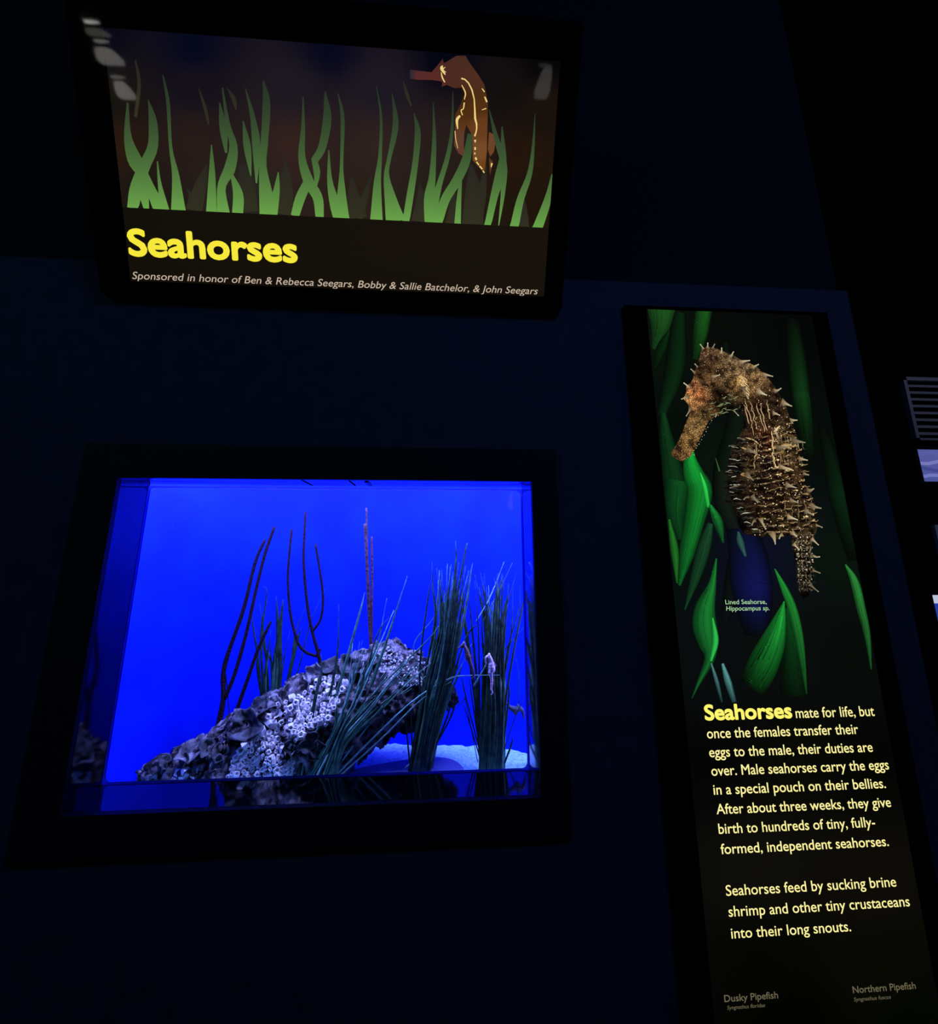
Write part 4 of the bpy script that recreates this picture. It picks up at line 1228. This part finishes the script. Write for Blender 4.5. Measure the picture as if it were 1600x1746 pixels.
# ------------------------------------------------------------------ what shows past the end of the wall
p0, p1 = at(1537, 946, 0.09), at(1590, 1180, 0.09)
mb = MB(); mb.box((WX1, 0.03, 0.9), (WX1 + 0.012, 0.06, p0.z))
tag(obj('corner_guard', mb, M_GREY, loc=(WX1 + 0.006, 0.045, 0.9)), 'thin grey corner guard strip on the free end of the navy wall', 'corner guard')
p = at(1509, 812, 0.05)
mb = MB(); mb.box((WX1, 0.03, p.z - 0.02), (WX1 + 0.008, 0.07, p.z + 0.025))
tag(obj('wall_plate', mb, M_GREY, loc=(WX1 + 0.004, 0.05, p.z)), 'small pale plate on the wall end above the corner guard', 'wall plate')

YP = 1.6
a, b = at(1532, 645, YP), at(1560, 752, YP)
vent = thing('air_vent', (a.x + 0.4, YP, b.z), 'dark louvred air vent high on the far wall at the right edge', 'air vent')
mb = MB()
x0, x1, z0, z1 = a.x, a.x + 0.8, b.z, a.z
mb.box((x0, YP - 0.03, z1 - 0.02), (x1, YP, z1)); mb.box((x0, YP - 0.03, z0), (x1, YP, z0 + 0.012)); mb.box((x0, YP - 0.03, z0), (x0 + 0.02, YP, z1)); mb.box((x1 - 0.02, YP - 0.03, z0), (x1, YP, z1))
obj('vent_frame', mb, M_GREY, vent)
for k in range(8):
    zz = z0 + 0.03 + (z1 - z0 - 0.09) * k / 7
    m = MB()
    m.add([(x0 + .02, YP - .028, zz), (x1 - .02, YP - .028, zz), (x1 - .02, YP - .002, zz + .02), (x0 + .02, YP - .002, zz + .02), (x0 + .02, YP - .026, zz + .004), (x1 - .02, YP - .026, zz + .004), (x1 - .02, YP, zz + .024), (x0 + .02, YP, zz + .024)],
          [(3, 2, 1, 0), (4, 5, 6, 7), (0, 1, 5, 4), (1, 2, 6, 5), (2, 3, 7, 6), (3, 0, 4, 7)])
    obj('slat', m, M_GREY, vent)
a, b = at(1556, 768, YP), at(1572, 822, YP)
lb = thing('light_box', (a.x + 0.4, YP, b.z), 'lavender wave patterned light box below the vent on the far wall', 'sign')
x0, x1, z0, z1 = a.x, a.x + 0.8, b.z, a.z
mb = MB(); mb.box((x0 - .02, YP - .03, z0 - .02), (x1 + .02, YP, z1 + .02))
obj('case', mb, M_BLACK, lb)
LP = Plane((0, YP - 0.031, 0), (1, 0, 0), (0, 0, 1))
mb = MB()
mb.add([LP.pt(u, v) for u, v in ((x0, z0), (x1, z0), (x1, z1), (x0, z1))], [(0, 1, 2, 3)], [lin((74, 82, 150)), lin((84, 90, 160)), lin((100, 104, 172)), lin((84, 88, 156))])
for k, (zz, c) in enumerate(((.15, (112, 118, 190)), (.38, (64, 70, 138)), (.6, (116, 120, 186)), (.85, (88, 92, 160)))):
    n = 20
    vs, fs = [], []
    for i in range(n + 1):
        u = x0 + (x1 - x0) * i / n
        h = (z1 - z0)
        zc = z0 + h * (zz + 0.05 * math.sin(i * 1.1 + k * 2))
        for s_ in (-.05, .05):
            vs.append(LP.pt(u, min(max(zc + s_ * h, z0), z1), 0.0004 * (k + 1)))
    mb.add(vs, [(2 * i, 2 * i + 2, 2 * i + 3, 2 * i + 1) for i in range(n)], [lin(c)] * len(vs))
obj('wave_picture', mb, M_PRINT, lb, color=True)
a, b = at(1588, 895, YP), at(1600, 1000, YP)
nb_ = thing('notice_board', (a.x + 0.3, YP, b.z), 'pale notice board on the far wall cut by the right edge', 'notice board')
mb = MB(); mb.box((a.x, YP - 0.02, b.z), (a.x + 0.6, YP, a.z))
obj('board', mb, M_PALE, nb_)
area('passage_lamp', (2.9, 0.6, 3.0), (2.6, 1.6, 1.4), 0.3, 0.3, 2.0, (0.55, 0.6, 1.0))
a, b = at(1578, 1012, YP), at(1610, 1190, YP)
ft = thing('far_tank', (a.x + 0.4, YP, b.z), 'blue lit tank window low on the far wall at the right edge', 'aquarium')
mb = MB(); mb.box((a.x, YP - 0.03, b.z - 0.1), (a.x + 0.8, YP, a.z + 0.0))
obj('frame', mb, M_BLACK, ft)
LP = Plane((0, YP - 0.0305, 0), (1, 0, 0), (0, 0, 1))
mb = MB()
zc = a.z - 0.045
for (v0, v1, c) in ((zc, a.z - .005, (186, 196, 216)), (b.z, zc, (34, 62, 160))):
    mb.add([LP.pt(u, v) for u, v in ((a.x + .008, v0), (a.x + .79, v0), (a.x + .79, v1), (a.x + .008, v1))], [(0, 1, 2, 3)], [lin(c)] * 4)
obj('lit_water', mb, M_PRINT, ft, color=True)

# ------------------------------------------------------------------ unseen glowing shapes, added for their reflections in the sign's cover sheet
nS = SP.n
for k, (px, py, w, h, glow, bar_gain, drop, label) in enumerate((
        (165, 55, .075, .022, 0.35, 3.0, .055, 'unseen flat glow added on the back wall for its reflection, highest of four'),
        (184, 96, .085, .050, 0.9, 1.2, .085, 'unseen pleated glow added on the back wall for its reflection, second from the top'),
        (211, 154, .060, .055, 1.1, 0.9, .080, 'small unseen glow added on the back wall for its reflection, third from the top'),
        (928, 142, .055, .100, 0.45, 0.3, .11, 'dim unseen glow added on the back wall for its reflection, apart from the other three'))):
    d = ray(px, py).normalized()
    r = d - nS * (2 * d.dot(nS))
    q = SP.pt(*SP.hit(px, py), 0.0056)
    c = q + r * ((-3.53 - q.y) / r.y)
    lamp = thing('added_glow', (c.x, -3.6, c.z), label, 'lamp', 'unseen glows added for reflections')
    m = MB()
    m.box((c.x - .02, -3.6, c.z - .02), (c.x + .02, -3.535, c.z + drop))
    obj('bracket', m, M_BLACK, lamp)
    m = MB()
    n = 24
    vs = []
    for j, (rr, zz) in enumerate(((.45, 1.0), (.75, .5), (1.0, -.5), (.8, -1.0))):
        for i in range(n):
            a = 2 * PI * i / n
            f = 1 + .07 * (i % 2)
            vs.append(c + Vector((rr * f * w * math.cos(a) + .25 * w * zz * (-1 if k != 3 else 1), .03 * rr * f * math.sin(a), h * zz)))
    m.add(vs, [(j * n + i, j * n + (i + 1) % n, (j + 1) * n + (i + 1) % n, (j + 1) * n + i) for j in range(3) for i in range(n)] + [tuple(range(n - 1, -1, -1)), tuple(range(3 * n, 4 * n))])
    obj('glow_shell', m, glowing('shell_glow', (1.0, 0.95, 0.85), glow * 1.3), lamp)
    m = MB()
    b = c + Vector((-.02, 0, drop))
    m.add([b + Vector((v.x * .05 * (1 + .3 * math.sin(v.x * 9)), v.y * .015, v.z * .012)) for v in IV], IF)
    obj('glow_bar', m, glowing('bar_glow', (1.0, 0.97, 0.92), bar_gain), lamp, smooth=True)
